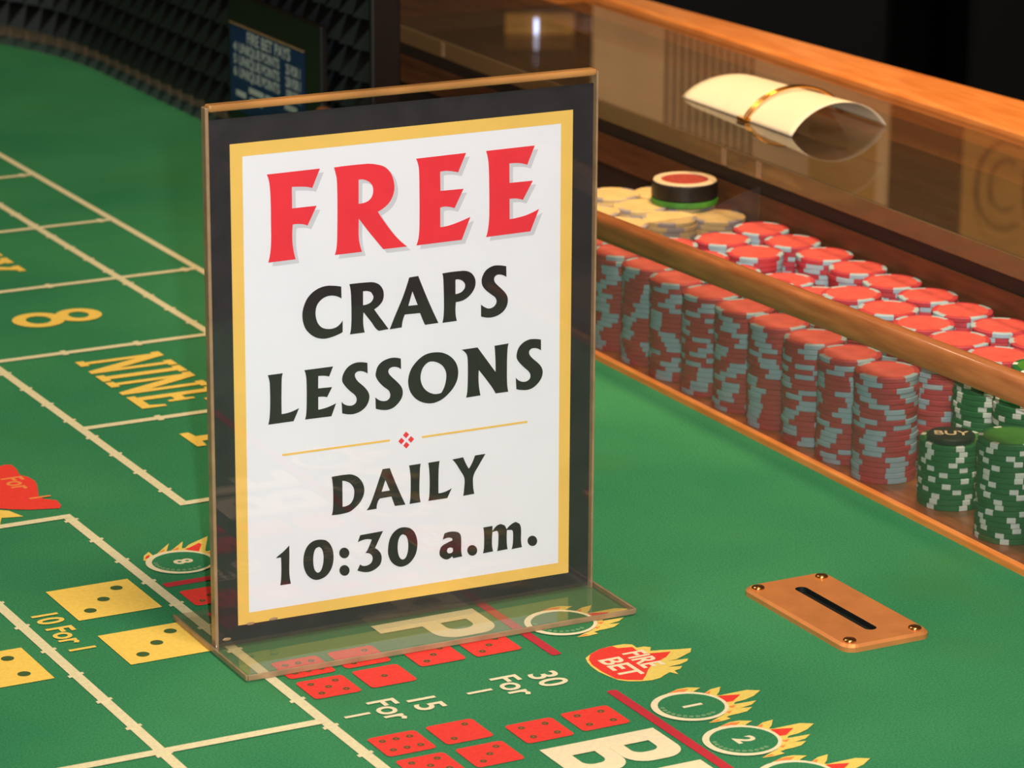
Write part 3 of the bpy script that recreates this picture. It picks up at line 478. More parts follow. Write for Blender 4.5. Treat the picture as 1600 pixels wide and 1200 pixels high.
   [(72.41,82.19),(73.10,82.07),(73.77,81.89),(74.42,81.66),(75.06,81.37),(75.69,81.03),(76.29,80.65),(76.85,80.21),(77.35,79.71),(77.85,79.10),(78.30,78.44),(78.67,77.75),(78.94,77.04),(79.12,76.26),(79.19,75.46),(79.19,74.68),(79.14,73.90),(79.06,73.11),(78.93,72.33),(78.72,71.59),(78.42,70.88),(78.02,70.19),(77.55,69.53),(76.99,68.96),(76.32,68.52),(75.43,68.15),(74.48,67.91),(73.47,67.81),(72.40,67.84)],
   [(95.66,85.33),(99.84,85.27),(100.77,82.76),(101.73,80.26),(102.73,77.76),(103.76,75.26),(104.98,72.38),(106.24,69.50),(107.54,66.63),(108.87,63.76),(102.68,63.86),(102.47,64.42),(102.26,64.99),(102.06,65.56),(101.85,66.13),(101.56,66.96),(101.27,67.78),(100.98,68.61),(100.70,69.44),(93.94,69.30),(93.49,68.79),(93.11,68.24),(92.79,67.66),(92.53,67.04),(92.31,66.29),(92.15,65.52),(92.06,64.72),(92.05,63.89),(86.24,63.85),(86.86,64.51),(87.42,65.22),(87.91,65.97),(88.35,66.76),(89.25,68.72),(90.08,70.72),(90.87,72.74),(91.65,74.77),(92.26,76.35),(92.84,77.94),(93.42,79.53),(94.01,81.11),(94.42,82.17),(94.83,83.23),(95.24,84.28)],
   [(97.25,79.09),(99.78,72.93),(94.99,72.86)],
   [(111.03,85.17),(117.82,85.24),(117.65,84.18),(117.51,83.10),(117.41,82.02),(117.35,80.93),(117.22,77.82),(117.11,74.69),(117.06,71.56),(117.10,68.41),(117.16,67.27),(117.30,66.12),(117.51,64.97),(117.80,63.81),(111.21,63.73),(111.43,64.63),(111.59,65.54),(111.71,66.45),(111.78,67.38),(111.90,70.06),(111.96,72.74),(111.98,75.43),(111.95,78.12),(111.89,79.25),(111.78,80.38),(111.64,81.52),(111.49,82.65),(111.40,83.28),(111.30,83.91),(111.17,84.54)],
   [(122.28,85.07),(128.96,85.20),(128.75,83.98),(128.59,82.75),(128.47,81.51),(128.40,80.26),(128.30,77.03),(128.25,73.78),(128.24,70.52),(128.27,67.24),(128.97,67.21),(129.66,67.20),(130.34,67.23),(131.02,67.30),(131.62,67.39),(132.22,67.53),(132.81,67.68),(133.38,67.86),(134.09,68.09),(134.78,68.34),(135.46,68.62),(136.13,68.91),(133.49,63.78),(122.27,63.83),(122.51,64.52),(122.69,65.22),(122.81,65.94),(122.89,66.67),(123.01,69.13),(123.07,71.59),(123.09,74.06),(123.08,76.53),(123.04,77.89),(122.97,79.24),(122.87,80.60),(122.75,81.96),(122.67,82.73),(122.56,83.51),(122.43,84.29)],
   [(136.43,84.97),(142.91,85.27),(143.21,84.46),(143.54,83.66),(143.88,82.87),(144.26,82.08),(144.72,81.15),(145.21,80.23),(145.73,79.32),(146.27,78.42),(146.77,79.05),(147.24,79.71),(147.67,80.39),(148.06,81.09),(148.59,82.12),(149.08,83.17),(149.53,84.24),(149.95,85.33),(156.14,85.37),(155.29,84.15),(154.46,82.92),(153.64,81.68),(152.83,80.42),(151.80,78.91),(150.74,77.42),(149.78,75.86),(149.05,74.19),(148.75,72.80),(148.69,71.34),(148.75,69.84),(148.84,68.35),(148.93,67.25),(149.08,66.15),(149.30,65.05),(149.58,63.94),(142.90,63.68),(143.10,64.58),(143.26,65.48),(143.38,66.39),(143.46,67.31),(143.60,68.88),(143.75,70.45),(143.78,72.03),(143.58,73.62),(143.13,74.88),(142.46,76.10),(141.69,77.30),(140.95,78.49),(140.38,79.49),(139.80,80.48),(139.20,81.46),(138.56,82.42),(138.07,83.09),(137.56,83.74),(137.01,84.36)]],
 '10:30 a.m.': [[(41.70,51.03),(41.72,49.44),(41.73,47.86),(41.74,46.27),(41.73,44.68),(41.68,42.46),(41.60,40.23),(41.55,38.00),(41.58,35.75),(41.68,34.27),(41.84,32.78),(42.07,31.29),(42.36,29.79),(36.32,29.84),(36.49,30.71),(36.64,31.58),(36.75,32.47),(36.84,33.35),(36.94,34.79),(37.01,36.24),(37.05,37.69),(37.08,39.14),(37.08,40.65),(37.06,42.16),(37.02,43.68),(36.95,45.20),(34.08,45.19),(34.47,45.54),(34.87,45.88),(35.28,46.20),(35.70,46.50),(36.27,46.87),(36.86,47.21),(37.44,47.56),(38.00,47.94),(38.95,48.67),(39.89,49.44),(40.80,50.22)],
   [(60.01,51.51),(60.72,51.38),(61.43,51.21),(62.11,50.98),(62.76,50.65),(63.42,50.16),(64.03,49.59),(64.57,48.96),(65.04,48.29),(65.55,47.37),(65.99,46.42),(66.34,45.44),(66.61,44.46),(66.81,43.32),(66.92,42.18),(66.96,41.04),(66.93,39.91),(66.85,38.90),(66.70,37.90),(66.48,36.92),(66.19,35.97),(65.84,35.08),(65.43,34.22),(64.95,33.40),(64.39,32.64),(63.79,31.97),(63.13,31.35),(62.40,30.81),(61.59,30.37),(60.62,29.99),(59.59,29.72),(58.52,29.56),(57.43,29.54),(56.60,29.65),(55.78,29.90),(54.97,30.27),(54.22,30.72),(53.43,31.31),(52.71,31.98),(52.06,32.73),(51.50,33.53),(50.97,34.50),(50.55,35.51),(50.21,36.55),(49.95,37.59),(49.76,38.61),(49.66,39.64),(49.62,40.66),(49.64,41.68),(49.71,42.68),(49.84,43.68),(50.04,44.66),(50.30,45.61),(50.61,46.49),(50.98,47.36),(51.42,48.17),(51.95,48.93),(52.49,49.55),(53.11,50.10),(53.78,50.59),(54.50,51.00),(55.14,51.28),(55.82,51.48),(56.54,51.62),(57.26,51.70),(57.94,51.73),(58.63,51.71),(59.32,51.63)],
   [(58.59,47.70),(59.09,47.44),(59.52,47.12),(59.88,46.75),(60.18,46.34),(60.51,45.66),(60.76,44.95),(60.94,44.23),(61.06,43.51),(61.17,42.60),(61.21,41.69),(61.21,40.79),(61.16,39.90),(61.07,39.00),(60.93,38.12),(60.75,37.25),(60.51,36.40),(60.30,35.78),(60.03,35.18),(59.72,34.62),(59.33,34.11),(59.06,33.85),(58.73,33.65),(58.36,33.51),(57.94,33.42),(57.44,33.69),(57.01,34.01),(56.64,34.38),(56.35,34.80),(56.01,35.48),(55.77,36.19),(55.60,36.91),(55.46,37.63),(55.35,38.54),(55.28,39.45),(55.27,40.36),(55.28,41.25),(55.32,42.15),(55.39,43.05),(55.51,43.93),(55.70,44.78),(55.92,45.45),(56.21,46.09),(56.56,46.70),(56.97,47.27)],
   [(76.07,41.66),(75.96,40.91),(75.67,40.23),(75.20,39.69),(74.59,39.31),(73.88,39.12),(73.12,39.14),(72.37,39.35),(71.67,39.76),(71.07,40.32),(70.61,41.01),(70.33,41.77),(70.24,42.55),(70.35,43.30),(70.65,43.97),(71.12,44.52),(71.72,44.90),(72.43,45.09),(73.18,45.07),(73.94,44.86),(74.64,44.45),(75.24,43.89),(75.69,43.20),(75.98,42.44)],
   [(76.12,31.90),(76.01,31.14),(75.71,30.47),(75.24,29.92),(74.63,29.54),(73.92,29.36),(73.16,29.37),(72.41,29.59),(71.71,30.00),(71.11,30.57),(70.65,31.26),(70.37,32.02),(70.28,32.81),(70.38,33.56),(70.68,34.24),(71.15,34.78),(71.76,35.16),(72.47,35.35),(73.22,35.33),(73.98,35.11),(74.68,34.71),(75.28,34.14),(75.74,33.45),(76.03,32.69)],
   [(82.42,50.60),(95.70,50.94),(95.22,50.10),(94.74,49.24),(94.27,48.39),(93.81,47.53),(93.09,46.18),(92.38,44.82),(91.67,43.46),(90.97,42.09),(91.56,41.73),(92.10,41.33),(92.60,40.89),(93.07,40.41),(93.49,39.90),(93.87,39.34),(94.20,38.76),(94.46,38.16),(94.65,37.53),(94.78,36.89),(94.84,36.25),(94.82,35.62),(94.72,34.81),(94.57,34.01),(94.32,33.26),(93.96,32.57),(93.43,31.93),(92.80,31.38),(92.10,30.90),(91.37,30.48),(90.60,30.11),(89.79,29.80),(88.95,29.56),(88.08,29.40),(87.28,29.34),(86.46,29.35),(85.64,29.44),(84.81,29.59),(83.75,29.87),(82.70,30.22),(81.66,30.63),(80.63,31.11),(82.28,34.38),(82.65,33.99),(83.04,33.66),(83.46,33.41),(83.91,33.22),(84.49,33.08),(85.08,33.01),(85.67,33.02),(86.24,33.09),(86.88,33.23),(87.51,33.43),(88.08,33.71),(88.58,34.09),(88.95,34.53),(89.23,35.04),(89.42,35.61),(89.53,36.20),(89.55,36.72),(89.48,37.24),(89.32,37.77),(89.08,38.31),(88.72,38.74),(88.33,39.11),(87.91,39.43),(87.46,39.69),(86.95,39.90),(86.44,40.05),(85.91,40.13),(85.36,40.15),(85.70,40.48),(86.01,40.85),(86.29,41.23),(86.54,41.64),(87.24,42.98),(87.91,44.33),(88.54,45.71),(89.14,47.11),(88.32,47.39),(87.51,47.61),(86.70,47.75),(85.88,47.83),(85.05,47.81),(84.23,47.72),(83.42,47.58),(82.62,47.42),(82.20,47.32),(81.79,47.19),(81.38,47.04),(80.99,46.85)],
   [(108.83,51.06),(109.55,50.88),(110.28,50.67),(110.98,50.41),(111.65,50.05),(112.33,49.55),(112.96,48.97),(113.52,48.34),(114.00,47.66),(114.51,46.73),(114.92,45.77),(115.25,44.79),(115.50,43.80),(115.69,42.77),(115.79,41.73),(115.81,40.70),(115.78,39.67),(115.69,38.65),(115.54,37.64),(115.32,36.65),(115.02,35.70),(114.63,34.79),(114.16,33.93),(113.62,33.12),(113.02,32.36),(112.40,31.69),(111.73,31.06),(110.99,30.51),(110.18,30.06),(109.30,29.71),(108.37,29.45),(107.40,29.30),(106.40,29.28),(105.56,29.41),(104.71,29.66),(103.89,30.03),(103.11,30.48),(102.31,31.04),(101.55,31.69),(100.88,32.41),(100.30,33.18),(99.74,34.16),(99.29,35.19),(98.94,36.24),(98.67,37.29),(98.53,38.21),(98.49,39.12),(98.52,40.03),(98.60,40.93),(98.72,42.06),(98.88,43.17),(99.10,44.27),(99.42,45.33),(99.77,46.23),(100.21,47.09),(100.72,47.91),(101.31,48.66),(101.92,49.27),(102.61,49.82),(103.35,50.29),(104.13,50.72),(104.67,50.95),(105.26,51.10),(105.86,51.21),(106.48,51.27),(107.06,51.29),(107.65,51.25),(108.24,51.17)],
   [(107.41,47.38),(109.05,46.36),(109.41,45.71),(109.70,45.05),(109.94,44.39),(110.12,43.71),(110.29,42.79),(110.40,41.86),(110.44,40.94),(110.44,40.03),(110.40,39.12),(110.31,38.22),(110.17,37.33),(109.96,36.47),(109.76,35.78),(109.50,35.12),(109.18,34.49),(108.78,33.92),(108.46,33.62),(108.07,33.40),(107.63,33.25),(107.12,33.18),(106.61,33.40),(106.17,33.69),(105.79,34.03),(105.48,34.43),(105.11,35.12),(104.83,35.84),(104.62,36.57),(104.45,37.31),(104.31,38.12),(104.23,38.93),(104.19,39.73),(104.18,40.53),(104.21,41.44),(104.28,42.34),(104.39,43.23),(104.57,44.10),(104.77,44.78),(105.03,45.45),(105.35,46.07),(105.76,46.63),(106.08,46.93),(106.46,47.15),(106.90,47.30)],
   [(130.82,40.72),(131.76,44.08),(132.52,44.29),(133.28,44.45),(134.06,44.56),(134.86,44.62),(135.57,44.62),(136.28,44.56),(137.00,44.46),(137.72,44.32),(138.32,44.18),(138.92,43.99),(139.52,43.77),(140.11,43.51),(140.57,43.11),(140.95,42.67),(141.24,42.21),(141.45,41.71),(141.65,40.90),(141.74,40.09),(141.78,39.27),(141.80,38.46),(141.82,36.97),(141.79,35.49),(141.77,34.00),(141.82,32.51),(141.89,31.78),(142.02,31.04),(142.19,30.31),(142.41,29.58),(137.04,29.35),(136.32,30.60),(136.12,30.37),(135.89,30.16),(135.64,29.98),(135.37,29.83),(134.92,29.61),(134.46,29.40),(133.97,29.25),(133.46,29.21),(132.85,29.29),(132.23,29.46),(131.64,29.72),(131.07,30.04),(130.53,30.42),(130.03,30.87),(129.57,31.37),(129.16,31.93),(128.97,32.59),(128.87,33.24),(128.85,33.87),(128.92,34.48),(129.09,35.19),(129.33,35.87),(129.67,36.50),(130.11,37.04),(130.73,37.51),(131.44,37.86),(132.20,38.15),(132.96,38.43),(133.83,38.74),(134.72,39.02),(135.62,39.27),(136.54,39.49),(136.39,40.65),(136.02,40.88),(135.65,41.08),(135.26,41.23),(134.86,41.34),(134.38,41.42),(133.90,41.45),(133.42,41.44),(132.96,41.39),(132.40,41.29),(131.85,41.14),(131.33,40.95)],
   [(133.21,33.82),(133.68,35.35),(135.12,35.82),(136.79,35.11),(136.89,33.26),(135.84,32.42),(134.17,32.53)],
   [(151.38,31.60),(151.28,30.83),(150.99,30.14),(150.52,29.59),(149.90,29.20),(149.18,29.01),(148.41,29.02),(147.64,29.24),(146.92,29.66),(146.30,30.23),(145.82,30.93),(145.52,31.71),(145.42,32.51),(145.51,33.28),(145.81,33.96),(146.28,34.52),(146.89,34.90),(147.61,35.10),(148.38,35.08),(149.15,34.86),(149.87,34.45),(150.49,33.87),(150.97,33.17),(151.27,32.40)],
   [(187.68,31.52),(187.59,30.76),(187.30,30.09),(186.84,29.55),(186.24,29.17),(185.53,28.98),(184.77,29.00),(184.01,29.21),(183.30,29.62),(182.69,30.18),(182.21,30.86),(181.91,31.62),(181.80,32.41),(181.89,33.16),(182.18,33.83),(182.64,34.37),(183.24,34.75),(183.94,34.94),(184.70,34.92),(185.46,34.71),(186.17,34.31),(186.79,33.74),(187.26,33.06),(187.57,32.30)],
   [(154.96,44.03),(160.50,44.11),(160.52,41.13),(161.06,41.95),(161.68,42.67),(162.38,43.31),(163.16,43.85),(163.73,44.14),(164.37,44.32),(165.06,44.40),(165.81,44.38),(167.99,43.23),(169.08,41.00),(169.64,41.64),(170.26,42.23),(170.92,42.76),(171.63,43.23),(172.29,43.60),(172.99,43.90),(173.74,44.14),(174.52,44.32),(176.72,43.07),(177.10,42.41),(177.40,41.75),(177.60,41.07),(177.72,40.39),(177.82,38.54),(177.80,36.70),(177.76,34.86),(177.80,33.01),(177.88,32.10),(178.01,31.19),(178.19,30.28),(178.42,29.36),(172.10,29.12),(172.37,29.91),(172.59,30.72),(172.75,31.54),(172.84,32.38),(172.95,33.97),(173.00,35.58),(172.98,37.20),(172.88,38.82),(172.81,39.15),(172.66,39.47),(172.44,39.78),(172.14,40.08),(169.23,40.52),(169.14,38.98),(169.10,37.43),(169.10,35.88),(169.14,34.32),(169.21,33.13),(169.32,31.94),(169.47,30.74),(169.67,29.54),(163.37,29.35),(163.58,30.20),(163.75,31.06),(163.88,31.92),(163.97,32.81),(164.07,34.40),(164.15,36.00),(164.16,37.61),(164.06,39.23),(163.97,39.68),(163.80,40.12),(163.53,40.55),(163.18,40.96),(160.53,40.67),(160.35,38.98),(160.24,37.28),(160.21,35.56),(160.24,33.83),(160.31,32.78),(160.45,31.72),(160.66,30.65),(160.94,29.58),(154.81,29.37),(155.04,30.19),(155.21,31.02),(155.34,31.87),(155.42,32.73),(155.50,34.55),(155.54,36.38),(155.52,38.22),(155.47,40.06),(155.41,41.05),(155.30,42.04),(155.16,43.03)]],
 'gold': [[(12.33,267.90),(207.02,267.97),(207.09,10.29),(12.21,11.32)],
   [(19.06,261.08),(199.98,261.17),(200.65,16.90),(18.51,17.50)]],
 'white': [[(18.90,261.26),(200.16,261.32),(200.85,16.68),(18.33,17.35)]],
 'rule': [[(38.55,101.55),(99.96,101.17),(99.96,100.04),(38.53,100.43)],
   [(118.59,100.40),(181.22,100.52),(181.23,99.36),(118.59,99.27)]],
 'diamond': [[(106.65,101.18),(108.43,99.30),(106.64,97.49),(104.86,99.37)],
   [(112.24,101.30),(114.03,99.43),(112.23,97.61),(110.44,99.49)],
   [(109.51,98.48),(111.29,96.61),(109.50,94.79),(107.71,96.67)],
   [(109.38,104.17),(111.16,102.30),(109.37,100.49),(107.58,102.36)]],
}
# printed shapes on the felt, metres on the table
FELT = {
 'flame_yellow': [[(0.1697,-0.1623),(0.1782,-0.1578),(0.1858,-0.1549),(0.1915,-0.1552),(0.1971,-0.1585),(0.1926,-0.1606),(0.1884,-0.1634),(0.1942,-0.1664),(0.2007,-0.1626),(0.2070,-0.1618),(0.2025,-0.1679),(0.1990,-0.1711),(0.2010,-0.1720),(0.2079,-0.1718),(0.2165,-0.1717),(0.2224,-0.1754),(0.2156,-0.1802),(0.2089,-0.1827),(0.2026,-0.1834),(0.2004,-0.1856),(0.2133,-0.1863),(0.2082,-0.1900),(0.2016,-0.1912),(0.1974,-0.1906),(0.2069,-0.1929),(0.2017,-0.1965),(0.1967,-0.1972),(0.1924,-0.1973),(0.1885,-0.1983),(0.1891,-0.2014),(0.1829,-0.2021),(0.1767,-0.2013),(0.1793,-0.1997),(0.1892,-0.1951),(0.1945,-0.1870),(0.1976,-0.1776),(0.1960,-0.1691),(0.1878,-0.1615),(0.1774,-0.1606)]],
 'flame_red': [[(0.1989,-0.1727),(0.2099,-0.1762),(0.2021,-0.1821),(0.1985,-0.1818),(0.1988,-0.1771)]],
 'flame_orange': [[(0.1791,-0.1577),(0.1852,-0.1560),(0.1907,-0.1574),(0.1872,-0.1597),(0.1806,-0.1594)],
   [(0.1942,-0.1664),(0.1995,-0.1646),(0.1963,-0.1688)],
   [(0.1961,-0.1873),(0.2006,-0.1873),(0.1973,-0.1899)],
   [(0.1916,-0.1931),(0.1952,-0.1927),(0.1919,-0.1954)],
   [(0.1769,-0.2010),(0.1827,-0.1997),(0.1832,-0.2016)]],
 'emblem_yellow': [[(0.1656,-0.0952),(0.1707,-0.0913),(0.1775,-0.0875),(0.1840,-0.0862),(0.1889,-0.0861),(0.1935,-0.0864),(0.1970,-0.0889),(0.1968,-0.0941),(0.2011,-0.0943),(0.2037,-0.0969),(0.2007,-0.1013),(0.2059,-0.1027),(0.2139,-0.1055),(0.2219,-0.1076),(0.2186,-0.1124),(0.2119,-0.1156),(0.2066,-0.1181),(0.2007,-0.1183),(0.2127,-0.1199),(0.2106,-0.1227),(0.2049,-0.1250),(0.1973,-0.1256),(0.2045,-0.1280),(0.2014,-0.1309),(0.1977,-0.1316),(0.1969,-0.1369),(0.1943,-0.1324),(0.1895,-0.1350),(0.1863,-0.1372),(0.1806,-0.1381),(0.1743,-0.1367),(0.1689,-0.1339),(0.1654,-0.1303),(0.1634,-0.1229),(0.1620,-0.1153),(0.1623,-0.1071),(0.1636,-0.1006)]],
 'emblem_red': [[(0.1699,-0.0922),(0.1785,-0.0874),(0.1862,-0.0867),(0.1873,-0.0906),(0.1949,-0.0925),(0.1945,-0.0982),(0.1976,-0.1046),(0.2094,-0.1075),(0.2039,-0.1128),(0.1983,-0.1158),(0.1914,-0.1194),(0.1862,-0.1244),(0.1805,-0.1317),(0.1762,-0.1360),(0.1696,-0.1327),(0.1651,-0.1282),(0.1636,-0.1167),(0.1638,-0.1053),(0.1657,-0.0985)]],
 'hat_red': [[(0.0008,0.3461),(0.0063,0.3508),(0.0098,0.3523),(0.0134,0.3505),(0.0134,0.3413),(0.0110,0.3294),(0.0142,0.3228),(0.0151,0.3135),(0.0130,0.3041),(0.0071,0.2863),(0.0077,0.2797),(0.0137,0.2735),(0.0126,0.2632),(0.0101,0.2590),(-0.0064,0.2643),(-0.0159,0.2699),(-0.0212,0.2742),(-0.0215,0.2836)]],
 'star_yellow': [[(-0.0245,0.2727),(-0.0221,0.2716),(-0.0180,0.2679),(-0.0141,0.2545),(-0.0263,0.2576),(-0.0312,0.2465),(-0.0341,0.2457)]],
 'flame8_yellow': [[(0.0189,0.1508),(0.0222,0.1582),(0.0270,0.1631),(0.0270,0.1567),(0.0299,0.1580),(0.0429,0.1718),(0.0363,0.1593),(0.0393,0.1596),(0.0512,0.1713),(0.0459,0.1600),(0.0477,0.1600),(0.0526,0.1649),(0.0674,0.1734),(0.0564,0.1509),(0.0567,0.1489),(0.0665,0.1532),(0.0575,0.1403),(0.0535,0.1331),(0.0531,0.1370),(0.0533,0.1442),(0.0501,0.1505),(0.0427,0.1551),(0.0340,0.1568),(0.0263,0.1534),(0.0214,0.1486)]],
 'flame8_red': [[(0.0469,0.1576),(0.0501,0.1588),(0.0581,0.1640),(0.0584,0.1611),(0.0526,0.1510),(0.0501,0.1532)],
   [(0.0202,0.1519),(0.0227,0.1561),(0.0253,0.1575),(0.0236,0.1538)]],
 'flame8_orange': [[(0.0315,0.1590),(0.0367,0.1633),(0.0351,0.1599)],
   [(0.0398,0.1594),(0.0454,0.1630),(0.0430,0.1587)],
   [(0.0560,0.1465),(0.0613,0.1493),(0.0578,0.1438)]],
}
# ------------------------------------------------------------------ the room
bm = bmesh.new()
add_box(bm, -6, 8, -5, 9, -0.80, -0.76)
tag(obj('floor', bm, 'carpet'), 'dark casino carpet under the table', kind='structure')

# ------------------------------------------------------------------ the table
table = empty('craps_table', (0, 0, -0.76))
tag(table, 'craps table with printed green felt, oak rails and dealer chip bank', 'table')
TZ = 0.76


def tpart(o):
    """parts are modelled in world coordinates; the table's origin is on the carpet"""
    o.parent = table
    o.location = (o.location.x, o.location.y, o.location.z + TZ)
    return o


BANK_X = 0.4440
BANK_END = 0.862
tpart(box('table_body', (-0.62, 0.80, -0.62, 2.05, -0.76, -0.03), 'dark_wood'))
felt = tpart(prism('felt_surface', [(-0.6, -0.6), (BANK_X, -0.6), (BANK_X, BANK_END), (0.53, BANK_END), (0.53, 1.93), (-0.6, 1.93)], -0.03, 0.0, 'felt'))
felt['label'] = 'green felt layout with cream lines and red and yellow print'

ZL = 0.0004
ROT = (0, 0, -PI / 2)          # the print reads towards the bank: text runs along -y, its top towards +x


def fshape(name, m, pts, z=ZL, loc=(0, 0)):
    return shape(name, pts, m, felt, (loc[0], loc[1], z))


def rect(x0, x1, y0, y1):
    return [(x0, y0), (x1, y0), (x1, y1), (x0, y1)]


def rrect(x0, x1, y0, y1, r=0.002, n=4):
    out = []
    for cx, cy, a0 in ((x1 - r, y1 - r, 0), (x0 + r, y1 - r, 90), (x0 + r, y0 + r, 180), (x1 - r, y0 + r, 270)):
        for k in range(n + 1):
            a = math.radians(a0 + 90 * k / n)
            out.append((cx + r * math.cos(a), cy + r * math.sin(a)))
    return out


def circ(cx, cy, r, n=40, ry=None):
    return [(cx + r * math.cos(2 * PI * k / n), cy + (ry or r) * math.sin(2 * PI * k / n)) for k in range(n)]


def vline(x, y0, y1, w=0.0060, tick=0.0395, off=0.0):
    """box line running the length of the table, with the small knots of the print"""
    fshape('box_line', 'line', [rect(x - w / 2, x + w / 2, y0, y1)])
    y = y0 + off
    while y < y1 - 0.005:
        fshape('line_knot', 'line', [[(x - w * 0.80, y - 0.0022), (x, y - 0.001), (x + w * 0.72, y + 0.0005), (x + w * 0.72, y + 0.003), (x, y + 0.003), (x - w * 0.80, y + 0.0008)]], ZL + 0.0001)
        y += tick


def hline(y, x0, x1, w=0.0064, tick=0.053, off=0.02, tk=True):
    fshape('box_line', 'line', [rect(x0, x1, y - w / 2, y + w / 2)], ZL + 0.0002)
    x = x0 + off
    while tk and x < x1 - 0.01:
        fshape('line_knot', 'line', [[(x - 0.002, y - w * 0.85), (x + 0.002, y - w * 0.85), (x + 0.003, y + w * 0.85), (x - 0.001, y + w * 0.85)]], ZL + 0.0003)
        x += tick


A1, A2, A3, A4, A5 = 0.3000, 0.2380, 0.0780, 0.0085, -0.0780
vline(A1, 0.235, 1.45, tick=9, off=9)
vline(A2, 0.235, 1.45, off=0.012)
vline(A3, 0.232, 1.45, off=0.030)
vline(A4, -0.60, 0.2465, off=0.005 + 0.0)
vline(A5, -0.60, 0.2465, off=0.009)
for y in (1.255, 1.085, 0.910, 0.740, 0.569, 0.4005):
    hline(y, A3 - 0.24 if y == 1.255 else A3, A1, off=0.052)
hline(0.2345, A3, A1, tk=False)
hline(0.2425, -0.5, A4, tk=False)
hline(-0.1125, -0.5, A4, tk=False)

# --- box numbers: slab letters drawn on a unit em (x right, y up), 62 mm tall
LET = {
    'N': [[(0, 0), (.30, 0), (.30, .1), (.22, .1), (.22, .68), (.62, 0), (.78, 0), (.78, .9), (.86, .9), (.86, 1), (.56, 1), (.56, .9), (.64, .9), (.64, .36), (.26, 1), (0, 1), (0, .9), (.08, .9), (.08, .1), (0, .1)]],
    'I': [[(0, 0), (.36, 0), (.36, .1), (.27, .1), (.27, .9), (.36, .9), (.36, 1), (0, 1), (0, .9), (.09, .9), (.09, .1), (0, .1)]],
    'E': [[(0, 0), (.70, 0), (.72, .28), (.62, .28), (.56, .12), (.27, .12), (.27, .45), (.42, .45), (.44, .36), (.53, .36), (.53, .66), (.44, .66), (.42, .57), (.27, .57), (.27, .88), (.54, .88), (.60, .74), (.70, .74), (.68, 1), (0, 1), (0, .9), (.09, .9), (.09, .1), (0, .1)]],
    'X': [[(0, 0), (.32, 0), (.32, .1), (.26, .1), (.42, .38), (.58, .1), (.52, .1), (.52, 0), (.86, 0), (.86, .1), (.78, .1), (.52, .52), (.76, .9), (.84, .9), (.84, 1), (.52, 1), (.52, .9), (.58, .9), (.43, .65), (.29, .9), (.34, .9), (.34, 1), (.01, 1), (.01, .9), (.10, .9), (.33, .5), (.09, .1), (0, .1)]],
    '1': [[(.02, 0), (.56, 0), (.56, .10), (.38, .12), (.38, 1), (.26, 1), (.02, .82), (.06, .74), (.19, .80), (.19, .12), (.02, .10)]],
}


def eight(cx, cy, s):
    """figure eight lying with its top towards +x"""
    return [circ(cx - 0.22 * s, cy, 0.285 * s, 36, 0.30 * s)[:], circ(cx - 0.22 * s, cy, 0.135 * s, 28, 0.16 * s)], [circ(cx + 0.245 * s, cy, 0.255 * s, 36, 0.265 * s), circ(cx + 0.245 * s, cy, 0.11 * s, 28, 0.135 * s)]


def word(chars, x0, y0, hgt, wid, gap, m='yellow', name='box_number'):
    y = y0
    for ch in chars:
        g = LET[ch]
        w = max(p[0] for pl in g for p in pl)
        fshape(name, m, [[(x0 + py * hgt, y - px * wid) for px, py in pl] for pl in g], ZL + 0.0002)
        y -= w * wid + gap


word('NINE', 0.1285, 0.5440, 0.060, 0.040, 0.003)
word('1', 0.1285, 0.3640, 0.062, 0.055, 0.004)
fshape('box_number', 'yellow', [circ(0.1595, 0.298, 0.031, 40, 0.024), circ(0.1595, 0.298, 0.018, 30, 0.012)], ZL + 0.0002)
word('IX', 0.1285, 0.8580, 0.056, 0.052, 0.006)
for k, pl in enumerate(eight(0.1585, 0.6560, 0.064)):
    fshape('box_number', 'yellow', pl, ZL + 0.0002 + 0.0001 * k)

# --- printed dice
PIPS = {1: [(0, 0)], 2: [(-.25, -.28), (.25, .28)], 3: [(-.27, -.27), (0, 0), (.27, .27)], 4: [(-.25, -.25), (.25, .25), (-.25, .25), (.25, -.25)],
        5: [(-.26, -.26), (.26, .26), (-.26, .26), (.26, -.26), (0, 0)], 6: [(-.28, -.24), (0, -.24), (.28, -.24), (-.28, .24), (0, .24), (.28, .24)]}


def die(x0, x1, y0, y1, n, m, flip=False):
    w, h = x1 - x0, y1 - y0
    fshape('printed_die', m, [rrect(x0, x1, y0, y1, 0.0006 if m == 'yellow' else 0.0026)], ZL + 0.0001)
    for px, py in PIPS[n]:
        if flip:
            py = -py
        cx, cy = (x0 + x1) / 2 + px * w, (y0 + y1) / 2 + py * h
        r = w * (0.072 if m == 'yellow' else 0.066)
        ring = [circ(cx, cy, r, 18)]
        if m == 'red':
            ring.append(circ(cx, cy, r * 0.45, 12))
        fshape('die_pip', 'pip', ring, ZL + 0.0003)


die(-0.0482, -0.0005, 0.0760, 0.1265, 3, 'yellow')
die(-0.0478, 0.0000, 0.0028, 0.0500, 3, 'yellow')
die(-0.1372, -0.0895, 0.0028, 0.0520, 4, 'yellow')
RC = [(0.0165, 0.0428), (0.0486, 0.0746), (0.0840, 0.1105), (0.1160, 0.1430)]
for c, y1, n, f in ((0, -0.0280, 6, 0), (0, -0.0590, 5, 0), (1, -0.0275, 2, 0), (1, -0.0580, 1, 0), (2, -0.0425, 3, 0), (3, -0.0430, 3, 0),
                    (0, -0.1432, 6, 0), (1, -0.1425, 2, 0), (0, -0.1748, 5, 0), (1, -0.1748, 3, 0), (2, -0.1590, 4, 0), (3, -0.1575, 4, 0),
                    (0, 0.0945, 3, 0), (0, 0.0560, 3, 0), (1, 0.0945, 3, 0)):
    die(RC[c][0], RC[c][1], y1 - 0.0255, y1, n, 'red', bool(f))

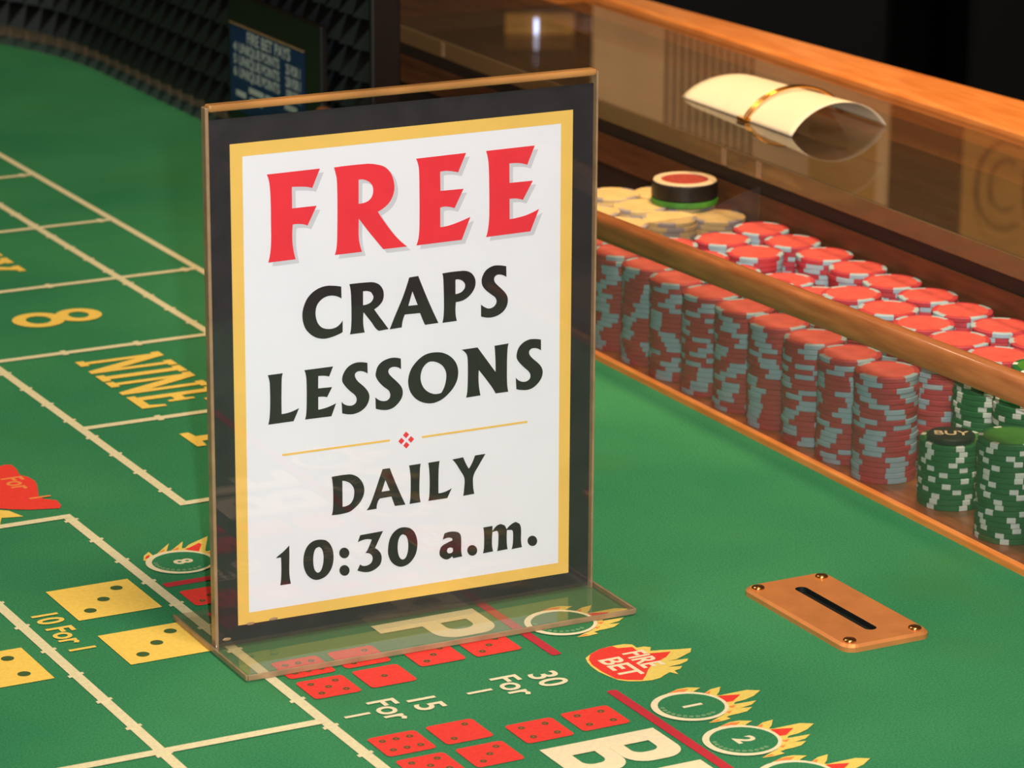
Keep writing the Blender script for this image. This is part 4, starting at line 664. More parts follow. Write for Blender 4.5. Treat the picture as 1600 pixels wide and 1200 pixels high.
# --- pay-out wording
text('odds_print', '10 For 1', 0.0205, 'yellow', felt, (-0.0625, 0.064, ZL + 0.0002), ROT, 0.92, 0.0004)
text('odds_print', '8 For 1', 0.0205, 'yellow', felt, (-0.1525, 0.064, ZL + 0.0002), ROT, 0.92, 0.0004)
for x, body, sz in ((0.0630, '15', 0.0220), (0.0435, 'For', 0.0215), (0.0252, '1', 0.0195)):
    text('odds_print', body, sz, 'cream', felt, (x, -0.1135, ZL + 0.0002), ROT, 0.95, 0.0003)
for x, body, sz in ((0.1335, '30', 0.0220), (0.1135, 'For', 0.0215), (0.0940, '1', 0.0195)):
    text('odds_print', body, sz, 'cream', felt, (x, -0.1125, ZL + 0.0002), ROT, 0.95, 0.0003)


# --- big cream heading letters P ... B E beside the red bar (tops towards +x)
def big(polys):
    fshape('heading_letter', 'cream', polys, ZL + 0.0002)


def bowl(x0, x1, y0, dep, r):
    """D shaped lobe closing towards -y"""
    out = [(x0, y0), (x1, y0)]
    cy = y0 - dep + r
    for a in range(0, 91, 15):
        out.append((x1 - r + r * math.cos(math.radians(a)), cy - r * math.sin(math.radians(a))))
    for a in range(90, 181, 15):
        out.append((x0 + r + r * math.cos(math.radians(a)), cy - r * math.sin(math.radians(a))))
    return out


big([rect(0.0865, 0.1470, -0.0150, -0.0025)])
big([bowl(0.1110, 0.1470, -0.0150, 0.0230, 0.012), bowl(0.1215, 0.1370, -0.0150, 0.0125, 0.006)])
big([rect(0.0850, 0.1485, -0.2075, -0.1945)])
big([bowl(0.1168, 0.1485, -0.2075, 0.0230, 0.012), bowl(0.1245, 0.1385, -0.2075, 0.0120, 0.005)])
big([bowl(0.0850, 0.1167, -0.2075, 0.0250, 0.012), bowl(0.0960, 0.1085, -0.2075, 0.0140, 0.005)])
big([[(0.0850, -0.2400), (0.1485, -0.2400), (0.1485, -0.2690), (0.1375, -0.2690), (0.1375, -0.2525), (0.1225, -0.2525), (0.1225, -0.2650), (0.1120, -0.2650), (0.1120, -0.2525), (0.0960, -0.2525), (0.0960, -0.2690), (0.0850, -0.2690)]])

# --- crimson frame bars
fshape('red_bar', 'crimson', [rrect(0.1520, 0.1578, -0.0840, 0.110, 0.0015)])
fshape('red_bar', 'crimson', [rrect(0.1520, 0.1578, -0.60, -0.1410, 0.0015)])
fshape('red_bar', 'crimson', [rrect(0.0135, 0.1578, 0.1040, 0.1105, 0.0015)])


# --- flaming point circles
def arc_specks(cx, cy, parent_z):
    for a in range(165, 300, 13):
        t = math.radians(a)
        x, y = cx + 0.0140 * math.cos(t), cy + 0.0140 * math.sin(t)
        fshape('small_print', 'faint', [circ(x, y, 0.0013, 8)], parent_z)


def flame_ring(cx, cy, digit, pre='flame', dx=0.0, dy=0.0):
    fshape('flame', 'paleyellow', FELT[pre + '_yellow'], ZL, (dx, dy))
    for q in FELT[pre + '_orange']:
        fshape('flame_lick', 'orange', [q], ZL + 0.0002, (dx, dy))
    for q in FELT[pre + '_red']:
        fshape('flame_lick', 'red', [q], ZL + 0.0003, (dx, dy))
    fshape('flame_ring', 'cream', [circ(cx, cy, 0.0195, 48), circ(cx + 0.0008, cy - 0.0002, 0.0168, 48)], ZL + 0.0004)
    fshape('ring_centre', 'felt', [circ(cx + 0.0008, cy - 0.0002, 0.0168, 48)], ZL + 0.0003)
    arc_specks(cx, cy, ZL + 0.0005)
    text('ring_digit', digit, 0.0150, 'cream', felt, (cx + 0.001, cy, ZL + 0.0005), ROT, 1.0, 0.0004)


R1 = (0.1790, -0.1785)
for k, (d, cy) in enumerate((('1', -0.1785), ('2', -0.2287), ('3', -0.2789))):
    flame_ring(R1[0], cy, d, dy=cy - R1[1])
flame_ring(R1[0], -0.0435, '1', dy=-0.0435 - R1[1])
flame_ring(0.0362, 0.1385, '8', 'flame8')
fshape('fire_emblem', 'paleyellow', FELT['emblem_yellow'], ZL)
fshape('fire_emblem_field', 'red', FELT['emblem_red'], ZL + 0.0002)
text('emblem_print', 'FIRE', 0.0175, 'cream', felt, (0.1905, -0.1105, ZL + 0.0004), ROT, 0.76, 0.0004)
text('emblem_print', 'BET', 0.0175, 'cream', felt, (0.1745, -0.1150, ZL + 0.0004), ROT, 0.95, 0.0004)
fshape('arrow_print', 'red', FELT['hat_red'], ZL + 0.0001)
fshape('star_print', 'yellow', FELT['star_yellow'], ZL)
text('odds_print', 'For', 0.0185, 'orange', felt, (0.0035, 0.3150, ZL + 0.0003), ROT, 0.95, 0.0003)
text('odds_print', '1', 0.0185, 'orange', felt, (0.0060, 0.2830, ZL + 0.0003), ROT, 0.95, 0.0003)

# ------------------------------------------------------------------ rubber bumper wall
WX = 0.512


def wall_path(s):
    """arc length s from the bank corner -> point, inward normal"""
    L = 1.46 - BANK_END
    if s <= L:
        return Vector((WX, BANK_END + s, 0)), Vector((-1, 0, 0))
    R = 0.44
    t = (s - L) / R
    if t > PI / 2:
        return Vector((WX - R - (t - PI / 2) * R, 1.46 + R, 0)), Vector((0, -1, 0))
    return Vector((WX - R + R * math.cos(t), 1.46 + R * math.sin(t), 0)), Vector((-math.cos(t), -math.sin(t), 0))


def strip(name, prof, m, n=110, s1=1.95):
    """sweep a (depth from wall, z) profile along the wall"""
    bm = bmesh.new()
    rows = []
    for i in range(n + 1):
        p, nn = wall_path(s1 * i / n)
        rows.append([bm.verts.new(p + nn * d + Vector((0, 0, z))) for d, z in prof])
    k = len(prof)
    for a, b in zip(rows, rows[1:]):
        for j in range(k):
            bm.faces.new((a[j], a[(j + 1) % k], b[(j + 1) % k], b[j]))
    bm.faces.new(rows[0])
    bm.faces.new(rows[-1])
    bmesh.ops.recalc_face_normals(bm, faces=bm.faces)
    return tpart(obj(name, bm, m))


bump = strip('bumper_wall', [(0, 0.0), (0, 0.19), (-0.012, 0.19), (-0.012, 0.0)], 'backing')
bump['label'] = 'brown rubber backing of the side wall'
strip('felt_fold', [(0, 0.0), (0, 0.0075), (0.003, 0.0055), (0.005, 0.0012), (0.006, 0.0)], 'foldfelt')
strip('shade_arm_rail', [(0.035, 0.195), (0.040, 0.205), (0.035, 0.225), (-0.020, 0.230), (-0.030, 0.215), (-0.020, 0.19), (0.0, 0.19)], 'dark_wood')  # unseen rail, added to keep overhead light off the wall
box_end = tpart(box('bumper_end_post', (0.499, 0.525, BANK_END - 0.006, BANK_END - 0.0005, 0.0, 0.19), 'card_frame', bev=0.002))
PY = 0.0253
bm = bmesh.new()
b4 = [bm.verts.new((0, sx * PY / 2, sz * PY / 2)) for sx, sz in ((-1, -1), (1, -1), (1, 1), (-1, 1))]
ap = bm.verts.new((-0.0145, 0, -0.0098))
for i in range(4):
    bm.faces.new((b4[i], b4[(i + 1) % 4], ap))
bmesh.ops.recalc_face_normals(bm, faces=bm.faces)
pyr = bpy.data.meshes.new('pyramid')
bm.to_mesh(pyr)
bm.free()
pyr.materials.append(M['rubber'])
rest = bmesh.new()
for c in range(75):
    p, n = wall_path(0.014 + PY * (c + 0.5))
    rz = math.atan2(-n.y, -n.x)
    for r in range(7):
        at = p + Vector((0, 0, 0.0185 + PY * (r + 0.5)))
        if c < 42:
            o = link('pyramid', pyr, bump)
            o.location = at
            o.rotation_euler = (0, 0, rz)
        else:                                   # beyond the picture's left edge
            mt = Matrix.Translation(at) @ Matrix.Rotation(rz, 4, 'Z')
            q = [rest.verts.new(mt @ v.co) for v in pyr.vertices]
            for pg in pyr.polygons:
                rest.faces.new([q[k] for k in pg.vertices])
o = obj('pyramid_sheet', rest, 'rubber', bump)
o['kind'] = 'stuff'

# ------------------------------------------------------------------ chip bank built into the table
tpart(box('bank_floor', (BANK_X + 0.005, 0.615, -0.6, BANK_END - 0.016, -0.03, 0.002), 'bank_oak'))
tpart(box('bank_edge_trim', (BANK_X, BANK_X + 0.005, -0.6, BANK_END - 0.016, -0.03, 0.0045), 'rail_oak', bev=0.001))
tpart(box('bank_back_wall', (0.6135, 0.640, -0.6, 1.20, -0.03, 0.0975), 'pit_wood'))
tpart(box('bank_back_moulding', (0.6118, 0.6135, -0.6, 1.10, 0.060, 0.0820), 'moulding'))
tpart(box('guard_panel', (0.4492, 0.4518, -0.6, BANK_END - 0.017, 0.0021, 0.090), 'guard'))
# the oak bar capping the guard dips slightly towards the far end
bm = bmesh.new()
y0, y1 = -0.6, BANK_END - 0.017
ring = []
for y in (y0, y1):
    zc = 0.0904 + (0.4038 - y) * 0.02493
    pr = []
    for k in range(20):
        a = 2 * PI * k / 20
        ca, sa = math.cos(a), math.sin(a)
        pr.append(bm.verts.new((0.4505 + 0.0060 * math.copysign(abs(ca) ** 0.6, ca), y, zc + 0.0088 * math.copysign(abs(sa) ** 0.6, sa))))
    ring.append(pr)
for k in range(20):
    bm.faces.new((ring[0][k], ring[0][(k + 1) % 20], ring[1][(k + 1) % 20], ring[1][k]))
bm.faces.new(ring[0])
bm.faces.new(ring[1])
bmesh.ops.recalc_face_normals(bm, faces=bm.faces)
br = tpart(obj('bank_rail', bm, 'bank_oak', smooth=True))
tpart(box('ledge', (0.640, 0.815, -0.6, 1.30, 0.02, 0.0975), 'ledge_wood'))
# the oak rail at the back of the ledge widens towards the near end
bm = bmesh.new()
secs = []
for y, xb in ((-0.6, 0.945), (0.40, 0.877), (0.95, 0.834), (1.30, 0.812)):
    prf = [(0.8035, 0.0976), (0.8035, 0.1150), (0.8060, 0.1175), (xb - 0.004, 0.1185), (xb, 0.1150), (xb, 0.0976)]
    secs.append([bm.verts.new((x, y, z)) for x, z in prf])
for a, b in zip(secs, secs[1:]):
    for k in range(6):
        bm.faces.new((a[k], a[(k + 1) % 6], b[(k + 1) % 6], b[k]))
bm.faces.new(secs[0])
bm.faces.new(secs[-1])
bmesh.ops.recalc_face_normals(bm, faces=bm.faces)
orail = tpart(obj('oak_rail', bm, 'rail_oak'))
orail['label'] = 'bright orange oak rail behind the ledge'
# acrylic partition between the cream chips and the red chips
bm = bmesh.new()
pts = [(0.520, 0.0022), (0.611, 0.0022), (0.611, 0.0880), (0.600, 0.0860), (0.560, 0.0730), (0.520, 0.0720)]
for yy in (0.4580, 0.4600):
    pass
lo = [bm.verts.new((x, 0.4575, z)) for x, z in pts]
hi = [bm.verts.new((x, 0.4600, z)) for x, z in pts]
bm.faces.new(lo)
bm.faces.new(hi[::-1])
for i in range(6):
    bm.faces.new((lo[i], lo[(i + 1) % 6], hi[(i + 1) % 6], hi[i]))
bmesh.ops.recalc_face_normals(bm, faces=bm.faces)
tpart(obj('bank_divider', bm, 'guard'))

# ------------------------------------------------------------------ acrylic cover lying on the ledge
lid = empty('bank_cover', (0.70, 0.30, 0.0980))
tag(lid, 'thick smoky clear acrylic cover lying along the wooden ledge', 'cover')
bm = bmesh.new()
add_box(bm, 0.6015 - 0.70, 0.8030 - 0.70, -0.55 - 0.30, 1.042 - 0.30, 0.0, 0.0140, bev=0.0012)
obj('cover_sheet', bm, 'lid', lid)
box('front_edge', (0.6003 - 0.70, 0.6016 - 0.70, -0.55 - 0.30, 1.042 - 0.30, 0.0, 0.0140), 'lid_edge', lid, bev=0.0005)
for yy in (0.487, 0.440, 0.105, 0.93):
    box('edge_block', (0.5998 - 0.70, 0.6003 - 0.70, yy - 0.30, yy + 0.006 - 0.30, 0.0012, 0.0128), 'edge', lid)

# ------------------------------------------------------------------ drop slot plate on the felt
pl = empty('slot_plate', (0.3170, -0.0985, 0.0))
tag(pl, 'copper coloured brass drop slot plate screwed to the felt', 'slot plate')


def plate_bm():
    bm = bmesh.new()
    outer_lo = rrect(-0.0270, 0.0270, -0.0530, 0.0530, 0.007, 6)
    outer_hi = rrect(-0.0255, 0.0255, -0.0515, 0.0515, 0.0065, 6)
    n = len(outer_lo)
    sl = []
    for k in range(n):
        a = 2 * PI * k / n + PI / n
        # capsule slot outline with as many points as the rim
        ca, sa = math.cos(a), math.sin(a)
        x, y = 0.0036 * ca, 0.0036 * sa + (0.0335 if sa > 0 else -0.0335)
        sl.append((x, y))
    # match starting angle of rim (top right corner first)
    V = lambda pts, z: [bm.verts.new((x, y, z)) for x, y in pts]
    a, b, c, d, e = V(outer_lo, 0.0), V(outer_lo, 0.0026), V(outer_hi, 0.0040), V(sl, 0.0040), V(sl, 0.0006)
    for p, q in ((a, b), (b, c), (c, d), (d, e)):
        for k in range(n):
            f = bm.faces.new((p[k], p[(k + 1) % n], q[(k + 1) % n], q[k]))
            f.material_index = 1 if q is e else 0  # slot walls darkened, their shade put into the colour
    bmesh.ops.recalc_face_normals(bm, faces=bm.faces)
    return bm


obj('plate', plate_bm(), ['brass', 'slot'], pl)
slot_o = box('slot_opening', (-0.0040, 0.0040, -0.0375, 0.0375, 0.0003, 0.0009), 'slot', pl)  # dark sheet painted as the shaded hole
slot_o['label'] = 'dark slot opening'
for sx in (-1, 1):
    for sy in (-1, 1):
        o = obj('screw', lathe_bm([(0.0, 0.0006), (0.0036, 0.0006), (0.0036, 0.0012), (0.0030, 0.0018), (0.0, 0.0022)], 20), 'screw', pl, True)
        o.location = (sx * 0.0205, sy * 0.0455, 0.0034)

# ------------------------------------------------------------------ the sign: holder and poster
SW, SH = 0.220, 0.281
YAW = -0.0151
sg = empty('sign_holder', (0, 0, 0.0006), YAW)
tag(sg, 'clear acrylic tabletop sign holder standing on the green felt', 'sign holder')
box('front_panel', (0.0, SW, 0.0, 0.0022, 0.0, SH + 0.0045), 'acrylic', sg, bev=0.0004)
box('back_panel', (0.0, SW, 0.0036, 0.0058, 0.0, SH + 0.0045), 'acrylic', sg, bev=0.0004)
box('top_fold', (0.0, SW, -0.0006, 0.0064, SH + 0.0045, SH + 0.0082), 'fold', sg, bev=0.0016, seg=3)
box('side_edge', (-0.0016, 0.0004, 0.0, 0.0058, 0.0, SH + 0.0070), 'edge', sg, bev=0.0006)
box('side_edge', (SW - 0.0003, SW + 0.0009, 0.0, 0.0058, 0.0, SH + 0.0070), 'edge', sg, bev=0.0004)
box('foot_plate', (-0.0030, SW + 0.0015, -0.0460, 0.0540, 0.0002, 0.0032), 'foot', sg, bev=0.0008)
box('foot_edge', (-0.0030, SW + 0.0015, -0.0472, -0.0460, 0.0002, 0.0032), 'edge', sg, bev=0.0004)
box('foot_edge', (SW + 0.0015, SW + 0.0027, -0.0465, 0.0540, 0.0002, 0.0032), 'edge', sg, bev=0.0004)
box('foot_edge', (-0.0042, -0.0030, -0.0465, 0.0540, 0.0002, 0.0032), 'edge', sg, bev=0.0004)
for k, (x, z) in enumerate(((0.0180, 0.0125), (0.0310, 0.0130), (0.0045, 0.0060))):
    o = obj('air_bubble', lathe_bm([(0, -0.0010), (0.0012, -0.0006), (0.0016, 0), (0.0012, 0.0006), (0, 0.0010)], 14), 'edge', sg, True)
    o.location = (x, -0.0004, z)
    o.scale = (1.6, 0.3, 0.9)

po = empty('poster', (0, 0, 0.0006), YAW)
po.location = Matrix.Rotation(YAW, 4, 'Z') @ Vector((0, 0.0027, 0.0)) + Vector((0, 0, 0.0006))
tag(po, 'black bordered poster advertising free craps lessons, held in the acrylic holder', 'poster')
box('poster_sheet', (0.0008, SW - 0.0008, 0.0, 0.0006, 0.0010, SH), 'black_paper', po)
UPR = (PI / 2, 0, 0)


def pshape(name, key, m, d, dx=0.0, dz=0.0, label=None):
    o = shape(name, POSTER[key], m, po, (dx, -d, dz), UPR, 0.001)
    if label:
        o['label'] = label
    return o


pshape('white_panel', 'white', 'white_paper', 0.00010)
pshape('gold_border', 'gold', 'gold_print', 0.00016)
pshape('lettering_shadow', 'FREE', 'grey_ink', 0.00018, 0.0021, -0.0022)
pshape('lettering', 'FREE', 'red_ink', 0.00026, label='red word FREE')
pshape('lettering', 'CRAPS', 'black_ink', 0.00026, label='black word CRAPS')
pshape('lettering', 'LESSONS', 'black_ink', 0.00026, label='black word LESSONS')
pshape('lettering', 'DAILY', 'black_ink', 0.00026, label='black word DAILY')
pshape('lettering', '10:30 a.m.', 'black_ink', 0.00026, label='black time 10:30 a.m.')
for q in POSTER['rule']:
    shape('gold_rule', [q], 'gold_print', po, (0, -0.00026, 0), UPR, 0.001)
for q in POSTER['diamond']:
    shape('red_diamond', [q], 'red_ink', po, (0, -0.00026, 0), UPR, 0.001)

# ------------------------------------------------------------------ pay table card on the bumper wall
cd = empty('pay_table_card', (0.4945, 1.02, 0.0))
cd.location.z = 0.024
tag(cd, 'navy pay table card in a black frame fixed to the pyramid rubber wall', 'card')
box('frame', (-0.0045, 0.0020, -0.0880, 0.0990, 0.0, 0.1090), 'card_frame', cd, bev=0.0012)
box('card', (-0.0052, -0.0045, -0.0560, 0.0940, 0.010, 0.0830), 'card_blue', cd)
box('card_lip', (-0.0060, -0.0045, -0.0560, 0.0940, 0.0830, 0.0840), 'edge', cd)
CR = (PI / 2, 0, -PI / 2)
rows_txt = [(0.014, 0.0752, 'FIRE BET PAYS', 0.0140, 1.0)]
for k, (d, odds, q) in enumerate((('4', '25 FOR 1', 0.66), ('5', '250 FOR 1', 0.60), ('6', '1000 FOR 1', 0.54))):
    z = 0.0640 - 0.0105 * k
    rows_txt += [(0.083, z, d, 0.0110, 1.2), (0.053, z, 'UNIQUE', 0.0115, 1.05), (0.010, z, 'POINTS', 0.0115, 0.92), (-0.036, z - 0.001, odds, 0.0115, q)]
for k, (y, z, w) in enumerate(((0.040, 0.0315, 0.030), (0.012, 0.0315, 0.018), (0.072, 0.0250, 0.020), (-0.030, 0.0315, 0.024), (0.040, 0.0235, 0.026))):
    box('blurred_print', (-0.0054, -0.0052, y - w / 2, y + w / 2, z - 0.0024, z + 0.0024), 'card_text', cd)
for y, z, body, sz, sx in rows_txt:
    text('card_lettering', body, sz, 'card_text', cd, (-0.0054, y, z), CR, sx, 0.0003)

# ------------------------------------------------------------------ chips
CR_, CT = 0.0195, 0.0033


def chip_mesh(name, body, spot, inlay, nspots, spotdeg, seg=48, r=CR_, t=CT):
    bm = bmesh.new()
    prof = [(0.0, 0.0), (r - 0.0004, 0.0), (r, 0.0005), (r, t - 0.0005), (r - 0.0005, t), (r * 0.84, t), (r * 0.82, t - 0.0001), (0.0, t - 0.0001)]
    rings = []
    for rr, z in prof:
        rings.append([bm.verts.new((0, 0, z))] if rr < 1e-6 else [bm.verts.new((rr * math.cos(2 * PI * k / seg), rr * math.sin(2 * PI * k / seg), z)) for k in range(seg)])
    per = 360 / nspots
    for i, (a, b) in enumerate(zip(rings, rings[1:])):
        for k in range(seg):
            q = (k + 1) % seg
            if len(a) == 1:
                f = bm.faces.new((a[0], b[q], b[k]))
            elif len(b) == 1:
                f = bm.faces.new((a[k], a[q], b[0]))
            else:
                f = bm.faces.new((a[k], a[q], b[q], b[k]))
            ang = ((k + 0.5) * 360 / seg) % per
            f.material_index = (2 if i >= 5 else (1 if (ang < spotdeg and 1 <= i <= 4) else 0))
    bmesh.ops.recalc_face_normals(bm, faces=bm.faces)
    me = bpy.data.meshes.new(name)
    bm.to_mesh(me)
    bm.free()
    for x in (body, spot, inlay):
        me.materials.append(M[x])
    return me


MESH = {
    'red': chip_mesh('red_chip', 'chip_red', 'chip_grey', 'chip_redtop', 4, 38),
    'green': chip_mesh('green_chip', 'chip_green', 'chip_white', 'chip_greentop', 6, 12),
    'cream': chip_mesh('cream_chip', 'chip_cream', 'chip_lilac', 'chip_cream', 4, 34),
    'maroon': chip_mesh('maroon_chip', 'chip_maroon', 'chip_lilac', 'chip_maroon', 4, 25),
}
LOOK = {'red': 'red chip with grey edge spots', 'green': 'green chip with white edge spots', 'cream': 'cream chip with grey edge spots', 'maroon': 'maroon chip'}
ORD = ['top', 'second', 'third', 'fourth', 'fifth', 'sixth', 'seventh', 'eighth', 'ninth', 'tenth', 'eleventh', 'twelfth', 'thirteenth', 'fourteenth', 'fifteenth', 'sixteenth', 'seventeenth', 'eighteenth', 'nineteenth', 'twentieth', 'twenty-first', 'twenty-second']
FLOOR = 0.0021
stuff = {'red': [], 'green': [], 'cream': []}


def stack(kind, x, y, n, where, group, show=None, z0=FLOOR):
    """n chips; the top `show` of them are single chips, the hidden ones below go into one bulk object"""
    show = n if show is None else show
    ang = random.uniform(0, 6.28)
    for k in range(n):
        ang = ang + random.gauss(0, 0.35) if random.random() < 0.72 else random.uniform(0, 6.28)
        dx, dy = random.gauss(0, 0.00030), random.gauss(0, 0.00030)
        if k >= n - show:
            o = link(kind + '_chip', MESH[kind])
            o.location = (x + dx, y + dy, z0 + k * CT)
            o.rotation_euler = (0, 0, ang)
            tag(o, '%s, %s %s' % (kind + ' chip', ORD[n - 1 - k] + ('' if n - 1 - k == 0 else ' from top'), where), 'casino chip', group)
        else:
            stuff[kind].append((x + dx, y + dy, z0 + k * CT, ang))


PT = 0.0405
FRONT = ['of front red stack beside the green chips'] + ['of %s red front stack from the green chips' % w for w in ('second', 'third', 'fourth', 'fifth', 'sixth', 'seventh', 'eighth', 'ninth', 'tenth')]
XR = [0.4735, 0.5130, 0.5525, 0.5920]
for k in range(10):
    stack('red', XR[0] + random.gauss(0, 0.0006), 0.0900 + PT * k, 20, FRONT[k], 'red chips stacked along the acrylic guard')
NTH = ['first', 'second', 'third', 'fourth', 'fifth', 'sixth', 'seventh', 'eighth', 'ninth', 'tenth', 'eleventh']
rows = {1: 'second', 2: 'third', 3: 'back'}
for r in (1, 2, 3):
    k = 0
    y = {1: 0.0905, 2: 0.0865, 3: 0.0600}[r]
    while y < 0.435:
        n = 20
        sh = 3
        if r == 2 and 0.265 < y < 0.345:
            n = 17
        if r == 1 and k == 0:
            sh = 20
        stack('red', XR[r] + random.gauss(0, 0.0006), y, n, 'of %s red stack from the right in the %s row' % (NTH[k], rows[r]), 'red chips in the rows behind the rail', show=sh)
        y += PT
        k += 1
stack('green', 0.4797, 0.0292, 12, 'of lone green stack under the small black button', 'green chips at the near end of the bank')
stack('green', 0.4745, -0.0359, 18, 'of tall green stack at the right picture edge', 'green chips at the near end of the bank')
stack('green', 0.5170, 0.0498, 20, 'of green stack behind the black button', 'green chips behind the front row')
stack('green', 0.5170, 0.0090, 20, 'of green stack behind the tall edge stack', 'green chips behind the front row', show=4)
stack('green', 0.5560, 0.0440, 21, 'of green stack in the third row', 'green chips behind the front row', show=3)
stack('maroon', 0.4800, -0.0790, 15, 'of maroon stack cut by the right picture edge', 'maroon chips at the picture edge')
for r in (1, 2, 3):
    for k in range(3):
        stack('cream', XR[r] - 0.001, 0.4815 + PT * k, 20 if r < 3 else 19, 'of %s cream stack past the divider in the %s row' % (NTH[k], rows[r]), 'cream chips beyond the divider', show=2)
for kind, lst in stuff.items():
    if not lst:
        continue
    bm = bmesh.new()
    for x, y, z, a in lst:
        f0 = len(bm.faces)
        seg = 20
        lo = [bm.verts.new((x + CR_ * math.cos(a + 2 * PI * k / seg), y + CR_ * math.sin(a + 2 * PI * k / seg), z + 0.0001)) for k in range(seg)]
        hi = [bm.verts.new((v.co.x, v.co.y, z + CT - 0.0001)) for v in lo]
        for k in range(seg):
            f = bm.faces.new((lo[k], lo[(k + 1) % seg], hi[(k + 1) % seg], hi[k]))
            f.material_index = 1 if (k % 5) < 2 else 0
        bm.faces.new(hi)
        bm.faces.new(lo[::-1])
    o = obj(kind + '_chip_pile', bm, {'red': ['chip_red', 'chip_grey'], 'green': ['chip_green', 'chip_white'], 'cream': ['chip_cream', 'chip_lilac']}[kind])
    tag(o, 'lower %s chips hidden down in the rear stacks of the bank' % kind, 'casino chips', kind='stuff')

# small black button on the lone green stack
bt = empty('black_button', (0.4765, 0.0262, FLOOR + 12 * CT))
tag(bt, 'small black button with gold lettering on the lone green chip stack', 'button')
obj('disc', lathe_bm([(0, 0), (0.0135, 0), (0.0142, 0.0008), (0.0142, 0.0030), (0.0132, 0.0038), (0, 0.0038)], 36), 'puck_black', bt)
text('button_lettering', 'BUY', 0.0110, 'puck_ring', bt, (0, 0, 0.00385), (0, 0, -0.55), 1.0, 0.0002)

# puck on the cream chips
zc = FLOOR + 20 * CT
gp = obj('green_disc', lathe_bm([(0, 0), (0.0235, 0), (0.0240, 0.0006), (0.0240, 0.0036), (0.0234, 0.0042), (0, 0.0042)], 40), 'chip_greentop')
gp.location = (0.5845, 0.5170, zc)
tag(gp, 'bright green disc lying under the black puck', 'disc')
pk = empty('puck', (0.5845, 0.5170, zc + 0.0043))
tag(pk, 'black puck with cream rim and red centre on the cream chips', 'puck')
obj('puck_body', lathe_bm([(0, 0), (0.0228, 0), (0.0238, 0.001), (0.0238, 0.0110), (0.0230, 0.0120), (0, 0.0120)], 48), 'puck_black', pk)
obj('puck_rim', lathe_bm([(0.0168, 0.0120), (0.0228, 0.0120), (0.0222, 0.0128), (0.0172, 0.0128), (0.0168, 0.0120)], 48), 'puck_ring', pk)
obj('puck_label', lathe_bm([(0, 0.0121), (0.0170, 0.0121), (0.0168, 0.0124), (0, 0.0124)], 40), 'puck_red', pk)

# ------------------------------------------------------------------ curled paper slip and its gold wire on the cover
ZT = 0.1121
PR, PCX = 0.0460, 0.7010


def arc_pt(a, rad=PR, lift=0.0):
    # shallow arch, feet on the cover
    h0 = rad * math.cos(math.radians(62))
    return PCX + rad * math.sin(a), ZT + 0.0003 + lift + rad * math.cos(a) - h0


bm = bmesh.new()
rows_ = []
for i in range(25):
    y = 0.4960 + 0.1550 * i / 24
    flat = 0.86 - 0.30 * i / 24
    row = []
    for k in range(29):
        a = math.radians(-62 + 124 * k / 28)
        x, z = arc_pt(a)
        row.append(bm.verts.new((x, y, ZT + 0.0003 + (z - ZT - 0.0003) * flat)))
    rows_.append(row)
for a, b in zip(rows_, rows_[1:]):
    for k in range(28):
        bm.faces.new((a[k], a[k + 1], b[k + 1], b[k]))
bmesh.ops.recalc_face_normals(bm, faces=bm.faces)
sl = obj('paper_slip', bm, 'slip', smooth=True)
md = sl.modifiers.new('sheet', 'SOLIDIFY')
md.thickness = 0.0003
md.offset = 1
tag(sl, 'cream paper slip curled into an arch on the acrylic cover', 'paper')
wc = empty('gold_wire_clip', (PCX, 0.556, ZT))
tag(wc, 'gold wire clip arched over the curled paper slip', 'clip')
pts = []
for k in range(33):
    a = math.radians(-64 + 128 * k / 32)
    x, z = arc_pt(a, PR + 0.0016)
    pts.append((x - PCX, 0.0, max(0.0013, (z - ZT) * 0.82 + 0.0010)))
obj('wire', tube_bm(pts, 0.0010), 'gold', wc, True)
pts2 = [(p[0], 0.0042, p[2]) for p in pts]
obj('wire', tube_bm(pts2, 0.0008), 'gold', wc, True)
for s in (0, -1):
    box('clip_foot', (pts[s][0] - 0.003, pts[s][0] + 0.003, -0.003, 0.008, 0.0002, 0.0028), 'gold', wc, bev=0.0006)

# ------------------------------------------------------------------ the casino floor beyond: lit slot machines mirrored in the cover
HX, HY = 0.4678, 0.8838
ORG = Vector((2.1458, 3.7294, 0.0))
RZ = math.atan2(-0.4678, 0.8838)


def slot_machine(name, off, wid, label):
    o = empty(name, ORG + Vector((0.8838, -0.4678, 0)) * off + Vector((0, 0, -0.76)), RZ)
    tag(o, label, 'slot machine')
    box('cabinet', (-wid / 2, wid / 2, 0.02, 0.52, 0.0, 1.98), 'cabinet', o, bev=0.02)
    box('base_plinth', (-wid / 2 - 0.01, wid / 2 + 0.01, 0.0, 0.53, 0.0, 0.12), 'card_frame', o, bev=0.006)
    box('button_deck', (-wid / 2, wid / 2, -0.16, 0.04, 0.98, 1.06), 'cabinet', o, bev=0.01)
    for k in range(5):
        d = obj('button', lathe_bm([(0, 0), (0.02, 0), (0.02, 0.012), (0.016, 0.016), (0, 0.016)], 20), 'puck_ring', o)
        d.location = (-wid * 0.36 + wid * 0.18 * k, -0.07, 1.06)
    return o


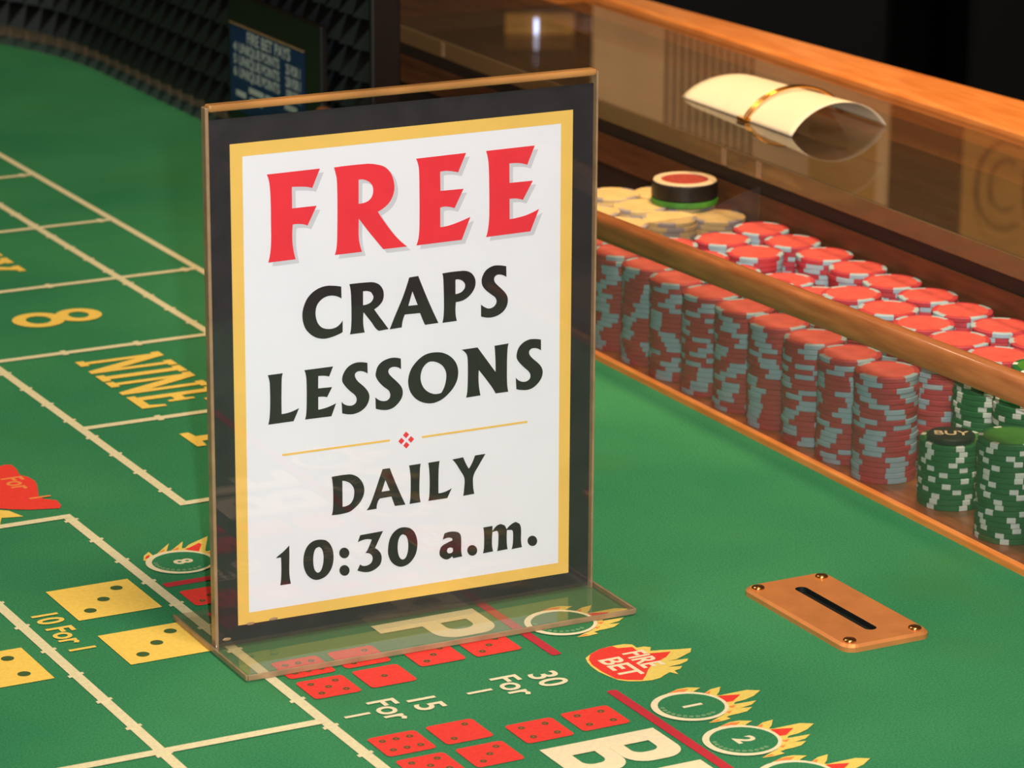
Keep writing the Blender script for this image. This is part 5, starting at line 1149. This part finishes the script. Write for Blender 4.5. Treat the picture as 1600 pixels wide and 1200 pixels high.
a = slot_machine('slot_machine', 0.400, 0.54, 'slot machine with tan striped lit glass, mirrored in the acrylic cover')
box('lit_glass', (-0.262, 0.262, 0.005, 0.022, 1.32, 1.86), 'sign_tan', a)
for k in range(12):
    box('stripe', (-0.135 + 0.0135 * k, -0.1290 + 0.0135 * k, 0.002, 0.006, 1.36, 1.80), 'sign_dark', a)
box('lower_glass', (0.120, 0.240, 0.001, 0.006, 1.60, 1.80), 'sign_olive', a)
b = slot_machine('slot_machine', 1.02, 0.46, 'slot machine with an olive lit glass lettered with a large C')
box('lit_glass', (-0.225, 0.225, 0.005, 0.022, 1.34, 1.95), 'sign_olive', b)


def ring_arc(rx, rz, w, a0, a1, n=28):
    out = [((rx + w) * math.cos(math.radians(a0 + (a1 - a0) * k / n)), (rz + w) * math.sin(math.radians(a0 + (a1 - a0) * k / n))) for k in range(n + 1)]
    return out + [((rx - w) * math.cos(math.radians(a1 - (a1 - a0) * k / n)), (rz - w) * math.sin(math.radians(a1 - (a1 - a0) * k / n))) for k in range(n + 1)]


shape('letter_outline', [ring_arc(0.052, 0.080, 0.0035, 60, 300)], 'sign_dark', b, (-0.150, 0.0045, 1.735), UPR, 1.0, 0.001)
shape('letter_outline', [ring_arc(0.028, 0.046, 0.0030, 55, 305)], 'sign_dark', b, (-0.150, 0.0045, 1.735), UPR, 1.0, 0.001)
shape('letter_outline', [ring_arc(0.085, 0.120, 0.0035, 110, 250)], 'sign_dark', b, (-0.030, 0.0045, 1.735), UPR, 1.0, 0.001)
c = slot_machine('slot_machine', -0.06, 0.34, 'dark slot machine with a short cool white tube lamp')
box('lit_glass', (0.045, 0.165, 0.008, 0.022, 1.435, 1.468), 'sign_olive', c)
obj('tube_lamp', tube_bm([(0.099, -0.006, 1.440), (0.099, -0.006, 1.466)], 0.003), 'tube', c)
bm = bmesh.new()
add_box(bm, -6, 8, 7.0, 7.1, -0.76, 2.6)
tag(obj('wall_back', bm, 'room_wall'), 'dark brown casino wall', kind='structure')
bm = bmesh.new()
add_box(bm, 6.0, 6.1, -5, 7.0, -0.76, 2.6)
tag(obj('wall_right', bm, 'room_wall'), 'dark brown casino wall', kind='structure')
